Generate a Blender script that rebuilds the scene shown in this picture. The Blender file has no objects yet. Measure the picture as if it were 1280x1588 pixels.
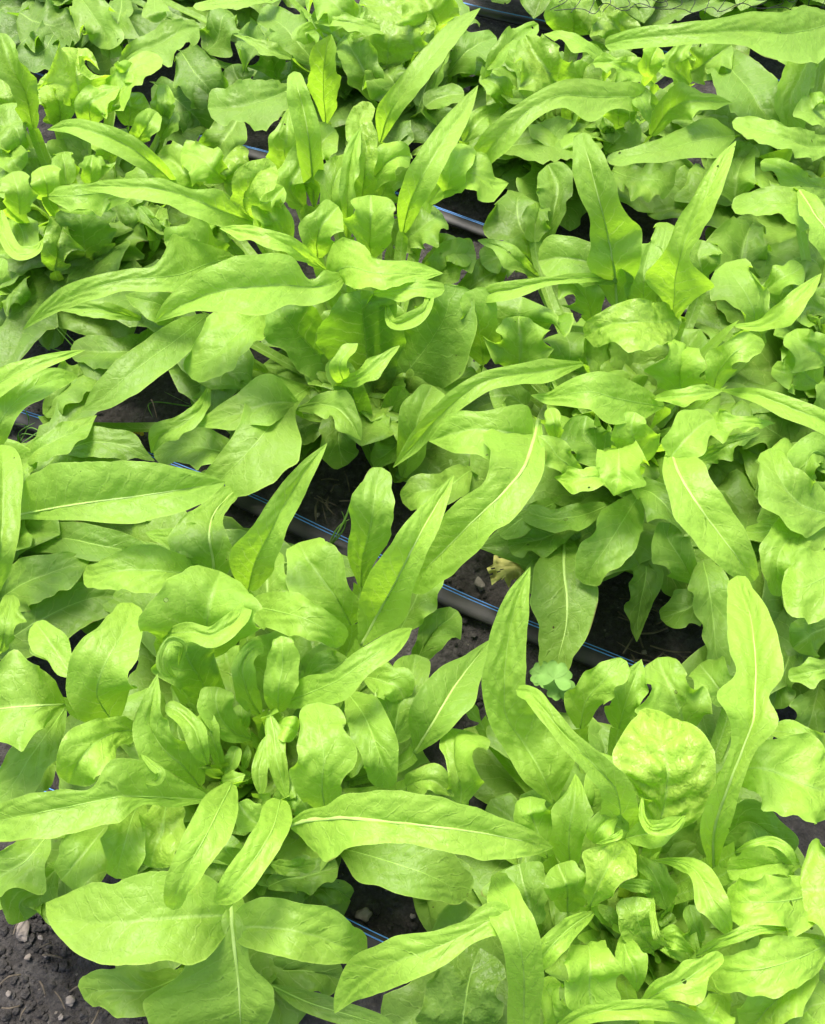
import bpy, math, random
import numpy as np
from mathutils import Vector, noise

random.seed(7)
RNG = np.random.default_rng(7)
S = bpy.context.scene
col = S.collection
R = math.radians

# ------------------------------------------------------------------ camera
PW, PH, FPX = 1280.0, 1588.0, 1500.0
PITCH, CAMH = 57.0, 0.75
cam_d = bpy.data.cameras.new('camera')
cam = bpy.data.objects.new('camera', cam_d); col.objects.link(cam)
cam.location = (0, 0, CAMH)
cam.rotation_euler = (R(90 - PITCH), 0, 0)
cam_d.sensor_fit = 'VERTICAL'; cam_d.sensor_height = 36.0
cam_d.lens = 36.0 * FPX / PH
cam_d.clip_start = 0.02; cam_d.clip_end = 500
S.camera = cam
CF = np.array([0, math.cos(R(PITCH)), -math.sin(R(PITCH))])
CU = np.array([0, math.sin(R(PITCH)), math.cos(R(PITCH))])
CR = np.array([1.0, 0, 0])
CP = np.array([0, 0, CAMH])

def at(px, py, z):
    """point at height z (m) seen at photo pixel (px, py)"""
    px = np.asarray(px, float); py = np.asarray(py, float); z = np.asarray(z, float)
    d = CF + np.multiply.outer((px - PW/2)/FPX, CR) - np.multiply.outer((py - PH/2)/FPX, CU)
    t = (z - CAMH)/d[..., 2]
    return CP + d*t[..., None]

def proj(p):
    q = np.asarray(p) - CP
    w = q @ CF
    return PW/2 + FPX*(q @ CR)/w, PH/2 - FPX*(q @ CU)/w

# ------------------------------------------------------------------ light
SUN_EL, SUN_ROT = 67.0, -25.0      # high, hazy sun from beyond the bed, a little to the left
w = bpy.data.worlds.new('World'); S.world = w; w.use_nodes = True
nt = w.node_tree
sky = nt.nodes.new('ShaderNodeTexSky'); sky.sky_type = 'NISHITA'; sky.sun_disc = False
sky.sun_elevation = R(SUN_EL); sky.sun_rotation = R(SUN_ROT)
sky.air_density = 1.0; sky.dust_density = 4.0; sky.ozone_density = 0.6
bg = nt.nodes['Background']; bg.inputs['Strength'].default_value = 0.080
nt.links.new(sky.outputs[0], bg.inputs['Color'])
sl = bpy.data.lights.new('sun', 'SUN'); sl.energy = 1.5; sl.angle = R(22); sl.color = (1.0, 0.96, 0.88)
so = bpy.data.objects.new('sun', sl); col.objects.link(so)
az, el = R(SUN_ROT), R(SUN_EL)
dirv = Vector((math.sin(az)*math.cos(el), math.cos(az)*math.cos(el), math.sin(el)))
so.rotation_euler = dirv.to_track_quat('Z', 'Y').to_euler()
S.view_settings.view_transform = 'Standard'; S.view_settings.look = 'None'
S.view_settings.gamma = 1; S.view_settings.use_curve_mapping = False
S.view_settings.exposure = 2.3
S.cycles.max_bounces = 7; S.cycles.diffuse_bounces = 4; S.cycles.transmission_bounces = 4; S.cycles.glossy_bounces = 2

# ------------------------------------------------------------------ materials
def newmat(name):
    m = bpy.data.materials.new(name); m.use_nodes = True
    n = m.node_tree; n.nodes.clear()
    out = n.nodes.new('ShaderNodeOutputMaterial')
    return m, n, out

class NG:
    """tiny node-graph helper"""
    def __init__(s, n): s.n = n
    def node(s, t, **kw):
        x = s.n.nodes.new(t)
        for k, v in kw.items(): setattr(x, k, v)
        return x
    def link(s, a, b): s.n.links.new(a, b)
    def val(s, inp, v):
        if hasattr(v, 'is_output') or hasattr(v, 'links'): s.link(v, inp)
        else: inp.default_value = v
    def math(s, op, a, b=0.0, c=0.0, clamp=False):
        x = s.node('ShaderNodeMath', operation=op); x.use_clamp = clamp
        s.val(x.inputs[0], a); s.val(x.inputs[1], b); s.val(x.inputs[2], c)
        return x.outputs[0]
    def mix(s, f, a, b, mode='MIX'):
        x = s.node('ShaderNodeMix', data_type='RGBA', blend_type=mode)
        s.val(x.inputs['Factor'], f); s.val(x.inputs['A'], a); s.val(x.inputs['B'], b)
        return x.outputs['Result']
    def ramp(s, f, stops):
        x = s.node('ShaderNodeValToRGB'); e = x.color_ramp.elements
        while len(e) < len(stops): e.new(0.5)
        for k, (p, c) in enumerate(stops):
            e[k].position = p; e[k].color = c if len(c) == 4 else (*c, 1)
        s.link(f, x.inputs[0]); return x.outputs[0]
    def sstep(s, x, a, b):
        n = s.node('ShaderNodeMapRange', interpolation_type='SMOOTHSTEP')
        s.link(x, n.inputs[0]); n.inputs[1].default_value = a; n.inputs[2].default_value = b
        n.inputs[3].default_value = 0; n.inputs[4].default_value = 1
        return n.outputs[0]

VSP = 0.0135          # spacing of the side veins, m
def leaf_material(name, dark, light, trans_d, trans_l, blister=0, rough=0.44):
    m, n, out = newmat(name); g = NG(n)
    uv = g.node('ShaderNodeUVMap'); uv.uv_map = 'UVMap'
    sep = g.node('ShaderNodeSeparateXYZ'); g.link(uv.outputs[0], sep.inputs[0])
    U, V = sep.outputs[0], sep.outputs[1]                 # U: metres along the rib *10, V: 0..1 across
    av = g.math('ABSOLUTE', g.math('SUBTRACT', g.math('MULTIPLY', V, 2.0), 1.0))
    tc = g.node('ShaderNodeTexCoord')
    oi = g.node('ShaderNodeObjectInfo')
    sc_ = g.node('ShaderNodeSeparateColor'); g.link(oi.outputs['Color'], sc_.inputs[0])
    tone = sc_.outputs[0]
    # object-space noise offset per leaf
    mp = g.node('ShaderNodeVectorMath', operation='ADD'); g.link(tc.outputs['Object'], mp.inputs[0])
    cb = g.node('ShaderNodeCombineXYZ'); g.link(g.math('MULTIPLY', oi.outputs['Random'], 7.0), cb.inputs[0])
    g.link(g.math('MULTIPLY', oi.outputs['Random'], 3.0), cb.inputs[1]); g.link(cb.outputs[0], mp.inputs[1])
    P = mp.outputs[0]
    n1 = g.node('ShaderNodeTexNoise'); n1.inputs['Scale'].default_value = 26; n1.inputs['Detail'].default_value = 3
    g.link(P, n1.inputs['Vector'])
    n2 = g.node('ShaderNodeTexNoise'); n2.inputs['Scale'].default_value = 260; n2.inputs['Detail'].default_value = 2
    g.link(P, n2.inputs['Vector'])
    n3 = g.node('ShaderNodeTexNoise'); n3.inputs['Scale'].default_value = 85; n3.inputs['Detail'].default_value = 3
    g.link(P, n3.inputs['Vector'])
    # side veins: run outwards and forwards from the rib
    s = g.math('SUBTRACT', g.math('MULTIPLY', U, 0.1/VSP), g.math('MULTIPLY', av, 1.5))
    s = g.math('ADD', s, g.math('MULTIPLY', g.math('SUBTRACT', n3.outputs[0], 0.5), 0.9))
    s = g.math('ADD', s, g.math('MULTIPLY', g.math('GREATER_THAN', V, 0.5), 0.45))
    fr = g.math('PINGPONG', s, 0.5)
    vein = g.math('SUBTRACT', 1.0, g.sstep(fr, 0.0, 0.075))
    vein = g.math('MULTIPLY', vein, g.math('SUBTRACT', 1.0, g.sstep(av, 0.45, 0.95)))
    # fine net
    vo = g.node('ShaderNodeTexVoronoi', feature='DISTANCE_TO_EDGE'); vo.inputs['Scale'].default_value = 165
    wob = g.node('ShaderNodeVectorMath', operation='MULTIPLY_ADD')
    g.link(n2.outputs['Color'], wob.inputs[0]); wob.inputs[1].default_value = (.004, .004, .004); g.link(P, wob.inputs[2])
    g.link(wob.outputs[0], vo.inputs['Vector'])
    net = g.math('SUBTRACT', 1.0, g.sstep(vo.outputs['Distance'], 0.0, 0.11))
    rib = g.math('SUBTRACT', 1.0, g.sstep(av, 0.0, 0.07))
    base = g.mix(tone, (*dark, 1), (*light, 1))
    hsv = g.node('ShaderNodeHueSaturation')
    g.link(g.math('ADD', 0.488, g.math('MULTIPLY', n1.outputs[0], 0.024)), hsv.inputs['Hue'])
    g.link(g.math('ADD', 0.74, g.math('MULTIPLY', n1.outputs[0], 0.52)), hsv.inputs['Value'])
    g.link(base, hsv.inputs['Color']); base = hsv.outputs[0]
    pale = g.mix(0.5, base, (0.48, 0.66, 0.16, 1))
    base = g.mix(g.math('MULTIPLY', vein, 0.20), base, pale)
    base = g.mix(g.math('MULTIPLY', net, 0.09), base, pale)
    base = g.mix(g.math('MULTIPLY', rib, g.math('MULTIPLY', 0.55, g.math('SUBTRACT', 1.0, g.sstep(U, 0.2, 1.1)))), base, (0.46, 0.64, 0.20, 1))
    rim = g.sstep(av, 0.955, 1.0)
    base = g.mix(g.math('MULTIPLY', rim, 0.45), base, (0.46, 0.66, 0.12, 1))
    # paler, matt underside
    geo = g.node('ShaderNodeNewGeometry')
    under = g.mix(0.25, base, (0.34, 0.50, 0.12, 1))
    base = g.mix(g.math('MULTIPLY', geo.outputs['Backfacing'], 1.0), base, under)
    # small insect bites, brown-rimmed specks
    v2 = g.node('ShaderNodeTexVoronoi'); v2.inputs['Scale'].default_value = 55; g.link(P, v2.inputs['Vector'])
    sc2 = g.node('ShaderNodeSeparateColor'); g.link(v2.outputs['Color'], sc2.inputs[0])
    hit = g.math('GREATER_THAN', sc2.outputs[0], 0.80)
    rad = g.math('ADD', 0.02, g.math('MULTIPLY', sc2.outputs[1], 0.06))
    wd2 = g.math('ADD', v2.outputs['Distance'], g.math('MULTIPLY', g.math('SUBTRACT', n2.outputs[0], .5), .06))
    spot = g.math('MULTIPLY', g.math('LESS_THAN', wd2, g.math('MULTIPLY', rad, 1.18)), hit)
    hole = g.math('MULTIPLY', g.math('LESS_THAN', wd2, rad), hit)
    n4 = g.node('ShaderNodeTexNoise'); n4.inputs['Scale'].default_value = 38; n4.inputs['Detail'].default_value = 1; g.link(P, n4.inputs['Vector'])
    sear = g.math('MULTIPLY', g.sstep(av, .955, .985), g.sstep(n4.outputs[0], .66, .74))
    base = g.mix(g.math('MULTIPLY', sear, .8), base, (0.13, 0.085, 0.03, 1))
    base = g.mix(g.math('MULTIPLY', g.sstep(n1.outputs[0], .60, .78), .22), base, (0.44, 0.54, 0.07, 1))
    dust = g.math('MULTIPLY', g.sstep(n2.outputs[0], .70, .76), g.math('SUBTRACT', 1.0, tone))
    base = g.mix(g.math('MULTIPLY', dust, .45), base, (0.10, 0.085, 0.05, 1))
    base = g.mix(spot, base, (0.09, 0.085, 0.02, 1))
    # bump
    h = g.math('MULTIPLY', n3.outputs[0], 1.15)
    if blister:
        vs = g.node('ShaderNodeTexVoronoi', feature='SMOOTH_F1'); vs.inputs['Scale'].default_value = 85
        g.link(wob.outputs[0], vs.inputs['Vector'])
        h = g.math('ADD', h, g.math('MULTIPLY', g.math('SUBTRACT', 0.6, vs.outputs['Distance']), blister*1.3))
    h = g.math('SUBTRACT', h, g.math('MULTIPLY', vein, 0.09))
    h = g.math('SUBTRACT', h, g.math('MULTIPLY', net, 0.06))
    h = g.math('ADD', h, g.math('MULTIPLY', n2.outputs[0], 0.12))
    bp = g.node('ShaderNodeBump'); bp.inputs['Strength'].default_value = 0.75; bp.inputs['Distance'].default_value = 0.0022
    g.link(h, bp.inputs['Height'])
    pb = g.node('ShaderNodeBsdfPrincipled')
    g.link(base, pb.inputs['Base Color']); g.link(bp.outputs[0], pb.inputs['Normal'])
    g.link(g.math('ADD', rough - .06, g.math('MULTIPLY', n1.outputs[0], 0.16)), pb.inputs['Roughness'])
    pb.inputs['IOR'].default_value = 1.42; pb.inputs['Specular IOR Level'].default_value = 0.44
    tr = g.node('ShaderNodeBsdfTranslucent')
    tcol = g.mix(tone, (*trans_d, 1), (*trans_l, 1))
    tcol = g.mix(g.math('MULTIPLY', vein, 0.35), tcol, (0.6, 0.75, 0.2, 1))
    tcol = g.mix(spot, tcol, (0.0, 0.0, 0.0, 1))
    g.link(tcol, tr.inputs['Color']); g.link(bp.outputs[0], tr.inputs['Normal'])
    mx = g.node('ShaderNodeMixShader'); mx.inputs[0].default_value = 0.50
    g.link(pb.outputs[0], mx.inputs[1]); g.link(tr.outputs[0], mx.inputs[2])
    tp = g.node('ShaderNodeBsdfTransparent'); mh = g.node('ShaderNodeMixShader')
    g.link(hole, mh.inputs[0]); g.link(mx.outputs[0], mh.inputs[1]); g.link(tp.outputs[0], mh.inputs[2])
    g.link(mh.outputs[0], out.inputs[0])
    return m

def simple(name, c, rough=.5, spec=.5, c2=None, scale=60, bump=0.0, trans=None):
    m, n, out = newmat(name); g = NG(n)
    pb = g.node('ShaderNodeBsdfPrincipled'); pb.inputs['Roughness'].default_value = rough
    pb.inputs['Specular IOR Level'].default_value = spec
    tc = g.node('ShaderNodeTexCoord')
    nz = g.node('ShaderNodeTexNoise'); nz.inputs['Scale'].default_value = scale; nz.inputs['Detail'].default_value = 5
    g.link(tc.outputs['Object'], nz.inputs['Vector'])
    c2 = c2 or tuple(x*.7 for x in c)
    g.link(g.mix(g.sstep(nz.outputs[0], .35, .65), (*c, 1), (*c2, 1)), pb.inputs['Base Color'])
    if bump:
        b = g.node('ShaderNodeBump'); b.inputs['Distance'].default_value = bump; b.inputs['Strength'].default_value = .8
        g.link(nz.outputs[0], b.inputs['Height']); g.link(b.outputs[0], pb.inputs['Normal'])
    if trans:
        t = g.node('ShaderNodeBsdfTranslucent'); t.inputs[0].default_value = (*trans, 1)
        mx = g.node('ShaderNodeMixShader'); mx.inputs[0].default_value = .35
        g.link(pb.outputs[0], mx.inputs[1]); g.link(t.outputs[0], mx.inputs[2]); g.link(mx.outputs[0], out.inputs[0])
    else:
        g.link(pb.outputs[0], out.inputs[0])
    return m

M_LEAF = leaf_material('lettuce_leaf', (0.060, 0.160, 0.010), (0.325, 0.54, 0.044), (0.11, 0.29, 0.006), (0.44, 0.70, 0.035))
M_BLIS = leaf_material('lettuce_leaf_blistered', (0.060, 0.160, 0.010), (0.37, 0.555, 0.055), (0.11, 0.29, 0.006), (0.44, 0.70, 0.035), blister=2.6, rough=.34)
M_RIB = simple('leaf_rib', (0.45, 0.62, 0.17), .45, .4, (0.38, 0.57, 0.11), 60, trans=(.5, .68, .18))
M_TAPE = simple('black_drip_tape', (0.012, 0.012, 0.014), .55, .3, (0.026, 0.024, 0.022), 45, .0006)
M_GRIB = simple('green_rib', (0.33, 0.53, 0.09), .4, .45, (0.28, 0.48, 0.06), 90, trans=(.45, .66, .08))
M_BLUE = simple('blue_stripe', (0.07, 0.24, 0.60), .45, .4, (0.05, 0.19, 0.5), 80)
M_GRASS = simple('weed_blade', (0.12, 0.27, 0.04), .5, .4, (0.17, 0.30, 0.06), 60, trans=(.2, .45, .05))
M_CLOV = simple('clover_leaf', (0.15, 0.29, 0.06), .65, .2, (0.19, 0.35, 0.08), 120, .0006, trans=(.16, .34, .05))
M_DEAD = simple('withered_leaf', (0.44, 0.42, 0.13), .65, .25, (0.34, 0.38, 0.10), 60, .002, trans=(.5, .5, .1))
M_STRAW = simple('dry_straw', (0.105, 0.085, 0.06), .8, .2, (0.05, 0.04, 0.03), 90, .001)
M_STONE = simple('grey_stone', (0.15, 0.13, 0.115), .85, .3, (0.08, 0.07, 0.06), 120, .0015)
M_PALE = simple('pale_stone', (0.17, 0.145, 0.125), .9, .2, (0.10, 0.085, 0.072), 110, .0015)
M_NET = simple('black_net', (0.012, 0.012, 0.013), .6, .3)
M_BUD = simple('yellow_bud', (0.5, 0.36, 0.04), .6, .3)

def soil_material():
    m, n, out = newmat('dark_soil'); g = NG(n)
    tc = g.node('ShaderNodeTexCoord')
    def nz(sc, d=6, r=.6):
        x = g.node('ShaderNodeTexNoise'); x.inputs['Scale'].default_value = sc; x.inputs['Detail'].default_value = d
        x.inputs['Roughness'].default_value = r; g.link(tc.outputs['Object'], x.inputs['Vector']); return x.outputs[0]
    a, b, c = nz(14), nz(95, 6, .7), nz(420, 4, .7)
    vo = g.node('ShaderNodeTexVoronoi'); vo.inputs['Scale'].default_value = 210; g.link(tc.outputs['Object'], vo.inputs['Vector'])
    sc2 = g.node('ShaderNodeSeparateColor'); g.link(vo.outputs['Color'], sc2.inputs[0])
    base = g.ramp(b, [(.25, (.013, .012, .011)), (.5, (.040, .036, .034)), (.72, (.080, .074, .069))])
    base = g.mix(g.math('MULTIPLY', g.sstep(a, .45, .75), .5), base, (.03, .024, .019, 1))
    grit = g.math('MULTIPLY', g.math('GREATER_THAN', sc2.outputs[0], .93), g.math('LESS_THAN', g.math('ADD', vo.outputs['Distance'], g.math('MULTIPLY', c, .5)), g.math('ADD', .30, g.math('MULTIPLY', sc2.outputs[1], .25))))
    base = g.mix(grit, base, (.12, .105, .09, 1))
    pb = g.node('ShaderNodeBsdfPrincipled'); g.link(base, pb.inputs['Base Color']); pb.inputs['Roughness'].default_value = .9
    pb.inputs['Specular IOR Level'].default_value = .25
    h = g.math('ADD', g.math('MULTIPLY', b, 1.0), g.math('MULTIPLY', c, .45))
    h = g.math('ADD', h, g.math('MULTIPLY', g.math('SUBTRACT', .5, vo.outputs['Distance']), .4))
    bp = g.node('ShaderNodeBump'); bp.inputs['Distance'].default_value = .006; bp.inputs['Strength'].default_value = 1
    g.link(h, bp.inputs['Height']); g.link(bp.outputs[0], pb.inputs['Normal']); g.link(pb.outputs[0], out.inputs[0])
    return m
M_SOIL = soil_material()

# ------------------------------------------------------------------ mesh helpers
def add_obj(name, me, parent=None, mat=None, loc=None):
    o = bpy.data.objects.new(name, me); col.objects.link(o)
    if mat: me.materials.append(mat)
    if parent: o.parent = parent
    if loc is not None: o.location = loc
    return o

def mesh_from(verts, quads, uvs=None, name='mesh', smooth=True):
    me = bpy.data.meshes.new(name)
    verts = np.asarray(verts, np.float32); quads = np.asarray(quads, np.int32)
    nf = len(quads); k = quads.shape[1]
    me.vertices.add(len(verts)); me.vertices.foreach_set('co', verts.ravel())
    me.loops.add(nf*k); me.loops.foreach_set('vertex_index', quads.ravel())
    me.polygons.add(nf); me.polygons.foreach_set('loop_start', np.arange(0, nf*k, k, dtype=np.int32))
    try: me.polygons.foreach_set('loop_total', np.full(nf, k, np.int32))
    except Exception: pass
    me.polygons.foreach_set('use_smooth', np.full(nf, smooth, bool))
    if uvs is not None:
        l = me.uv_layers.new(name='UVMap')
        l.data.foreach_set('uv', np.asarray(uvs, np.float32)[quads.ravel()].ravel())
    me.update(calc_edges=True); me.validate()
    return me

def grid_quads(nu, nv, off=0):
    i, j = np.meshgrid(np.arange(nu-1), np.arange(nv-1), indexing='ij')
    a = (i*nv + j).ravel() + off
    return np.stack([a, a+1, a+nv+1, a+nv], 1)

def catmull(K, t_in, t):
    """smooth interpolation of rows K at params t (cubic Hermite with limited slopes)"""
    K = np.asarray(K, float); n = len(K)
    h = np.diff(t_in); d = np.diff(K, axis=0)/h[:, None]
    m = np.zeros_like(K)
    if n > 2:
        m[1:-1] = (h[1:, None]*d[:-1] + h[:-1, None]*d[1:])/(h[1:] + h[:-1])[:, None]
    m[0] = d[0]; m[-1] = d[-1]
    k = np.clip(np.searchsorted(t_in, t, side='right')-1, 0, n-2)
    s = ((t - t_in[k])/h[k])[:, None]; H = h[k][:, None]
    return ((1+2*s)*(1-s)**2*K[k] + s*(1-s)**2*H*m[k] + s*s*(3-2*s)*K[k+1] + s*s*(s-1)*H*m[k+1])

def smooth_noise(x, seed, f):
    x = np.asarray(x)*f + seed*13.7
    i = np.floor(x).astype(int); fr = x - i; fr = fr*fr*(3-2*fr)
    def hsh(k): return np.modf(np.abs(np.sin(k*127.1 + seed*311.7)*43758.5453))[0]*2-1
    return hsh(i)*(1-fr) + hsh(i+1)*fr

def finish_grid(pos, lat_w, lens, seed, wave=1.0, pucker=1.0, fold=None):
    """pos[nu,nv,3] flat blade -> wavy, puckered blade; returns verts, uv, flip"""
    nu, nv = pos.shape[:2]
    V = np.linspace(-1, 1, nv)
    du = np.gradient(pos, axis=0); dv = np.gradient(pos, axis=1)
    N = np.cross(du, dv); L = np.linalg.norm(N, axis=2, keepdims=True); N = N/np.maximum(L, 1e-12)
    flip = N[..., 2].mean() < 0
    if flip: N = -N
    av = np.abs(V)[None, :]
    U = lens[:, None]
    ww = np.minimum(lat_w, 0.03)
    side = (V > 0)[None, :]
    end = np.clip(np.minimum(lens, lens[-1]-lens)/0.02, 0, 1)[:, None]
    # margin waves
    f = 2*np.pi/((0.034 + 0.012*math.sin(seed*5.1))*min(1.1, max(.8, lens[-1]/.10)))
    wv = np.where(side, np.sin(U*f + seed*3.3 + .7*np.sin(U*37+seed)), np.sin(U*f*.87 + seed*7.1 + .8*np.sin(U*31+seed*2)))
    wv = wv*(.55 + .45*np.where(side, smooth_noise(lens, seed+2, 25)[:, None], smooth_noise(lens, seed+5, 25)[:, None]))
    D = wave*0.20*ww*av**2.4*wv*end
    if wave >= .6:                                              # crisp small frill along the very margin
        D = D + .055*min(wave, 1.6)*ww*av**8*np.sin(U*2*np.pi/.0165 + seed*4.7 + 1.3*np.sin(U*61+seed))*end
    # pillows between the side veins
    s = U/VSP - 1.5*av + np.where(side, .45, 0)
    D = D + pucker*0.0013*np.abs(np.sin(np.pi*s))*np.clip(av*4, 0, 1)*np.clip((1.02-av)*4, 0, 1)*np.clip(ww/.02, .2, 1)*end
    # broad irregularity
    D = D + 0.0028*wave*smooth_noise(lens*1.0, seed+9, 22)[:, None]*end*np.clip(ww/.02, .2, 1)
    bl = np.sin(U*210 + 3*np.sin(V[None, :]*4+seed)) * np.sin(V[None, :]*ww*260 + seed + 2*np.sin(U*90))
    D = D + pucker*0.0007*bl*np.clip((1.02-av)*3, 0, 1)*end
    pos = pos + N*D[..., None]
    uv = np.stack(np.broadcast_arrays(U*10, ((V+1)/2)[None, :]), 2)
    return pos.reshape(-1, 3), uv.reshape(-1, 2), flip

def hero_patch(rows, off, seed, fold, wave, pucker, lob=1.0, main=True):
    K = np.array(rows, float)
    K[:, 0] = off[0] + K[:, 0]/off[2]; K[:, 1] = off[1] + K[:, 1]/off[2]
    K[:, 2] /= 100.0; K[:, 3:] /= off[2]
    seg = np.hypot(*np.diff(K[:, :2], axis=0).T); t_in = np.concatenate([[0], np.cumsum(np.maximum(seg, 2))])
    ext = t_in[-1]
    nu = int(np.clip(ext/5.5, 22, 70)); nv = int(np.clip(K[:, 3:].max()/3.0, 9, 16))*2+1
    t = np.linspace(0, t_in[-1], nu)
    t = t_in[-1]*(1-(1-t/t_in[-1])**1.12)
    C = catmull(K, t_in, t)
    # round or pointed tip
    for c in (3, 4):
        a, b = K[-2, c], K[-1, c]
        p = 2.4 if b >= 2.6 else 1.25
        i = t > t_in[-2]; s = (t[i]-t_in[-2])/(t_in[-1]-t_in[-2])
        e = (1-s**p)**(1/p) if p > 2 else 1-s**p
        C[i, c] = b*.25 + (a-b*.25)*e
    C[:, 3:] = np.maximum(C[:, 3:], 0.25)*(1.12 if ext < 120 else 1.0)
    la = .16 if ext < 130 else (.10 if ext < 190 else .03)      # oak-leaf lobes, strongest on the young short leaves
    la *= lob
    for c, sd in ((3, seed), (4, seed*1.7+2)):
        C[:, c] *= 1 + la*np.sin(2*np.pi*(1.9+.5*math.sin(sd))*t/ext + sd*2.3)
    for c, sd in ((3, seed+1), (4, seed+3)):
        C[:, c] *= 1 + (.06 if ext > 170 else .10)*smooth_noise(t, sd, 1/30.) + (.015 if ext > 170 else .022)*smooth_noise(t, sd+4, 1/9.)
    b0 = .5 if main else .12                                     # the blade narrows into its foot
    C[:, 3:] *= (b0 + (1-b0)*np.sqrt(np.clip(t/ext/.13, 0, 1)))[:, None]
    T = np.gradient(C[:, :2], axis=0)
    k = np.ones(5)/5
    T = np.stack([np.convolve(np.pad(T[:, q], 2, 'edge'), k, 'valid') for q in (0, 1)], 1)
    T /= np.maximum(np.linalg.norm(T, axis=1, keepdims=True), 1e-9)
    perp = np.stack([T[:, 1], -T[:, 0]], 1)                # left of travel in the picture
    V = np.linspace(-1, 1, nv); av = np.abs(V)
    W = np.where(V[None, :] < 0, C[:, 3:4], C[:, 4:5])*av[None, :]
    sg = np.where(V < 0, 1, -1)[None, :]
    px = C[:, 0:1] + perp[:, 0:1]*W*sg; py = C[:, 1:2] + perp[:, 1:2]*W*sg
    spine = at(C[:, 0], C[:, 1], C[:, 2])
    scale = np.linalg.norm(spine-CP, axis=1)/FPX
    fl, fr = fold
    fold_v = np.where(V < 0, fl, fr)[None, :]
    Wm = W*scale[:, None]
    # rise from the rib, then the margin bends over
    dz = fold_v*Wm*(1.25 - .45*av[None, :]**2) + 0.10*Wm*av[None, :]**5
    pos = at(px, py, C[:, 2:3] + dz)
    lens = np.concatenate([[0], np.cumsum(np.linalg.norm(np.diff(spine, axis=0), axis=1))])
    latw = np.where(V[None, :] < 0, C[:, 3:4], C[:, 4:5])*scale[:, None]
    v, uv, flip = finish_grid(pos, latw, lens, seed, wave, pucker)
    q = grid_quads(nu, nv)
    if flip: q = q[:, ::-1]
    return v, uv, q, spine, nu, nv

def petiole(spine, c, seed, w0=0.006):
    """the leaf's foot: from the blade's first row down to the plant's crown"""
    p0 = spine[0]; d = spine[0]-spine[min(4, len(spine)-1)]; L = np.linalg.norm(p0-c)
    d = d/max(np.linalg.norm(d), 1e-9)
    ctl = p0 + d*min(L*.45, .018); ctl[2] = min(ctl[2], p0[2])-.02
    s = np.linspace(0, 1, 12)[:, None]
    P = (1-s)**2*p0 + 2*s*(1-s)*ctl + s*s*c
    T = np.gradient(P, axis=0)
    lat = np.cross(T, np.array([0, 0, 1.0])); n = np.linalg.norm(lat, axis=1, keepdims=True)
    lat = np.where(n > 1e-6, lat/np.maximum(n, 1e-9), np.array([1.0, 0, 0]))
    V = np.linspace(-1, 1, 5)
    wd = (w0 + (.0055-w0)*np.clip(s*1.25, 0, 1)**.8)[:, :, None]
    pos = P[:, None, :] + lat[:, None, :]*V[None, :, None]*wd + np.array([0, 0, 1.0])*(np.abs(V)[None, :, None]*.35*wd)
    uv = np.zeros((12, 5, 2)); uv[..., 0] = -s*L*10; uv[..., 1] = (V*.5+1)/2
    q = grid_quads(12, 5)
    return pos.reshape(-1, 3), uv.reshape(-1, 2), q[:, ::-1]

def tube(P, r, flat=1.0, k=8, closed=True, up=None):
    """verts, quads of a tube along P with radii r"""
    P = np.asarray(P, float); n = len(P); r = np.broadcast_to(np.asarray(r, float), (n,))
    T = np.gradient(P, axis=0); T /= np.maximum(np.linalg.norm(T, axis=1, keepdims=True), 1e-9)
    upv = np.array([0, 0, 1.0]) if up is None else np.asarray(up, float)
    lat = np.cross(T, upv); l = np.linalg.norm(lat, axis=1, keepdims=True)
    lat = np.where(l > 1e-4, lat/np.maximum(l, 1e-9), np.array([1.0, 0, 0]))
    nrm = np.cross(lat, T)
    a = np.linspace(0, 2*np.pi, k, endpoint=False)
    pos = P[:, None, :] + r[:, None, None]*(np.cos(a)[None, :, None]*lat[:, None, :] + flat*np.sin(a)[None, :, None]*nrm[:, None, :])
    v = pos.reshape(-1, 3)
    i, j = np.meshgrid(np.arange(n-1), np.arange(k), indexing='ij')
    A = (i*k + j).ravel(); B = (i*k + (j+1) % k).ravel()
    q = np.stack([A, B, B+k, A+k], 1)
    # end caps with a centre vertex
    v = np.vstack([v, P[:1], P[-1:]])
    c0, c1 = n*k, n*k+1
    cap = [[c0, (x+1) % k, x, c0] for x in range(k)]
    tri0 = np.array([[c0, (x+1) % k, x] for x in range(k)]); tri1 = np.array([[c1, (n-1)*k+x, (n-1)*k+(x+1) % k] for x in range(k)])
    return v, q, np.vstack([tri0, tri1])

def tube_mesh(parts, name='tube'):
    me = bpy.data.meshes.new(name); vs, fs = [], []
    for v, q, t in parts:
        o = len(vs); vs += [tuple(x) for x in v]
        fs += [tuple(int(i)+o for i in x) for x in q] + [tuple(int(i)+o for i in x) for x in t]
    me.from_pydata(vs, [], fs); me.polygons.foreach_set('use_smooth', [True]*len(fs)); me.update()
    return me

def thing(name, label, cat, loc, group=None):
    o = bpy.data.objects.new(name, None); col.objects.link(o); o.location = loc
    o.empty_display_size = .03
    o['label'] = label; o['category'] = cat
    if group: o['group'] = group
    return o

def tag(o, label, cat, group=None):
    o['label'] = label; o['category'] = cat
    if group: o['group'] = group
    return o

# ------------------------------------------------------------------ ground
def ground_h(x, y):
    return 0.004*math.sin(x*9+1)*math.cos(y*7) - 0.002

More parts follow.
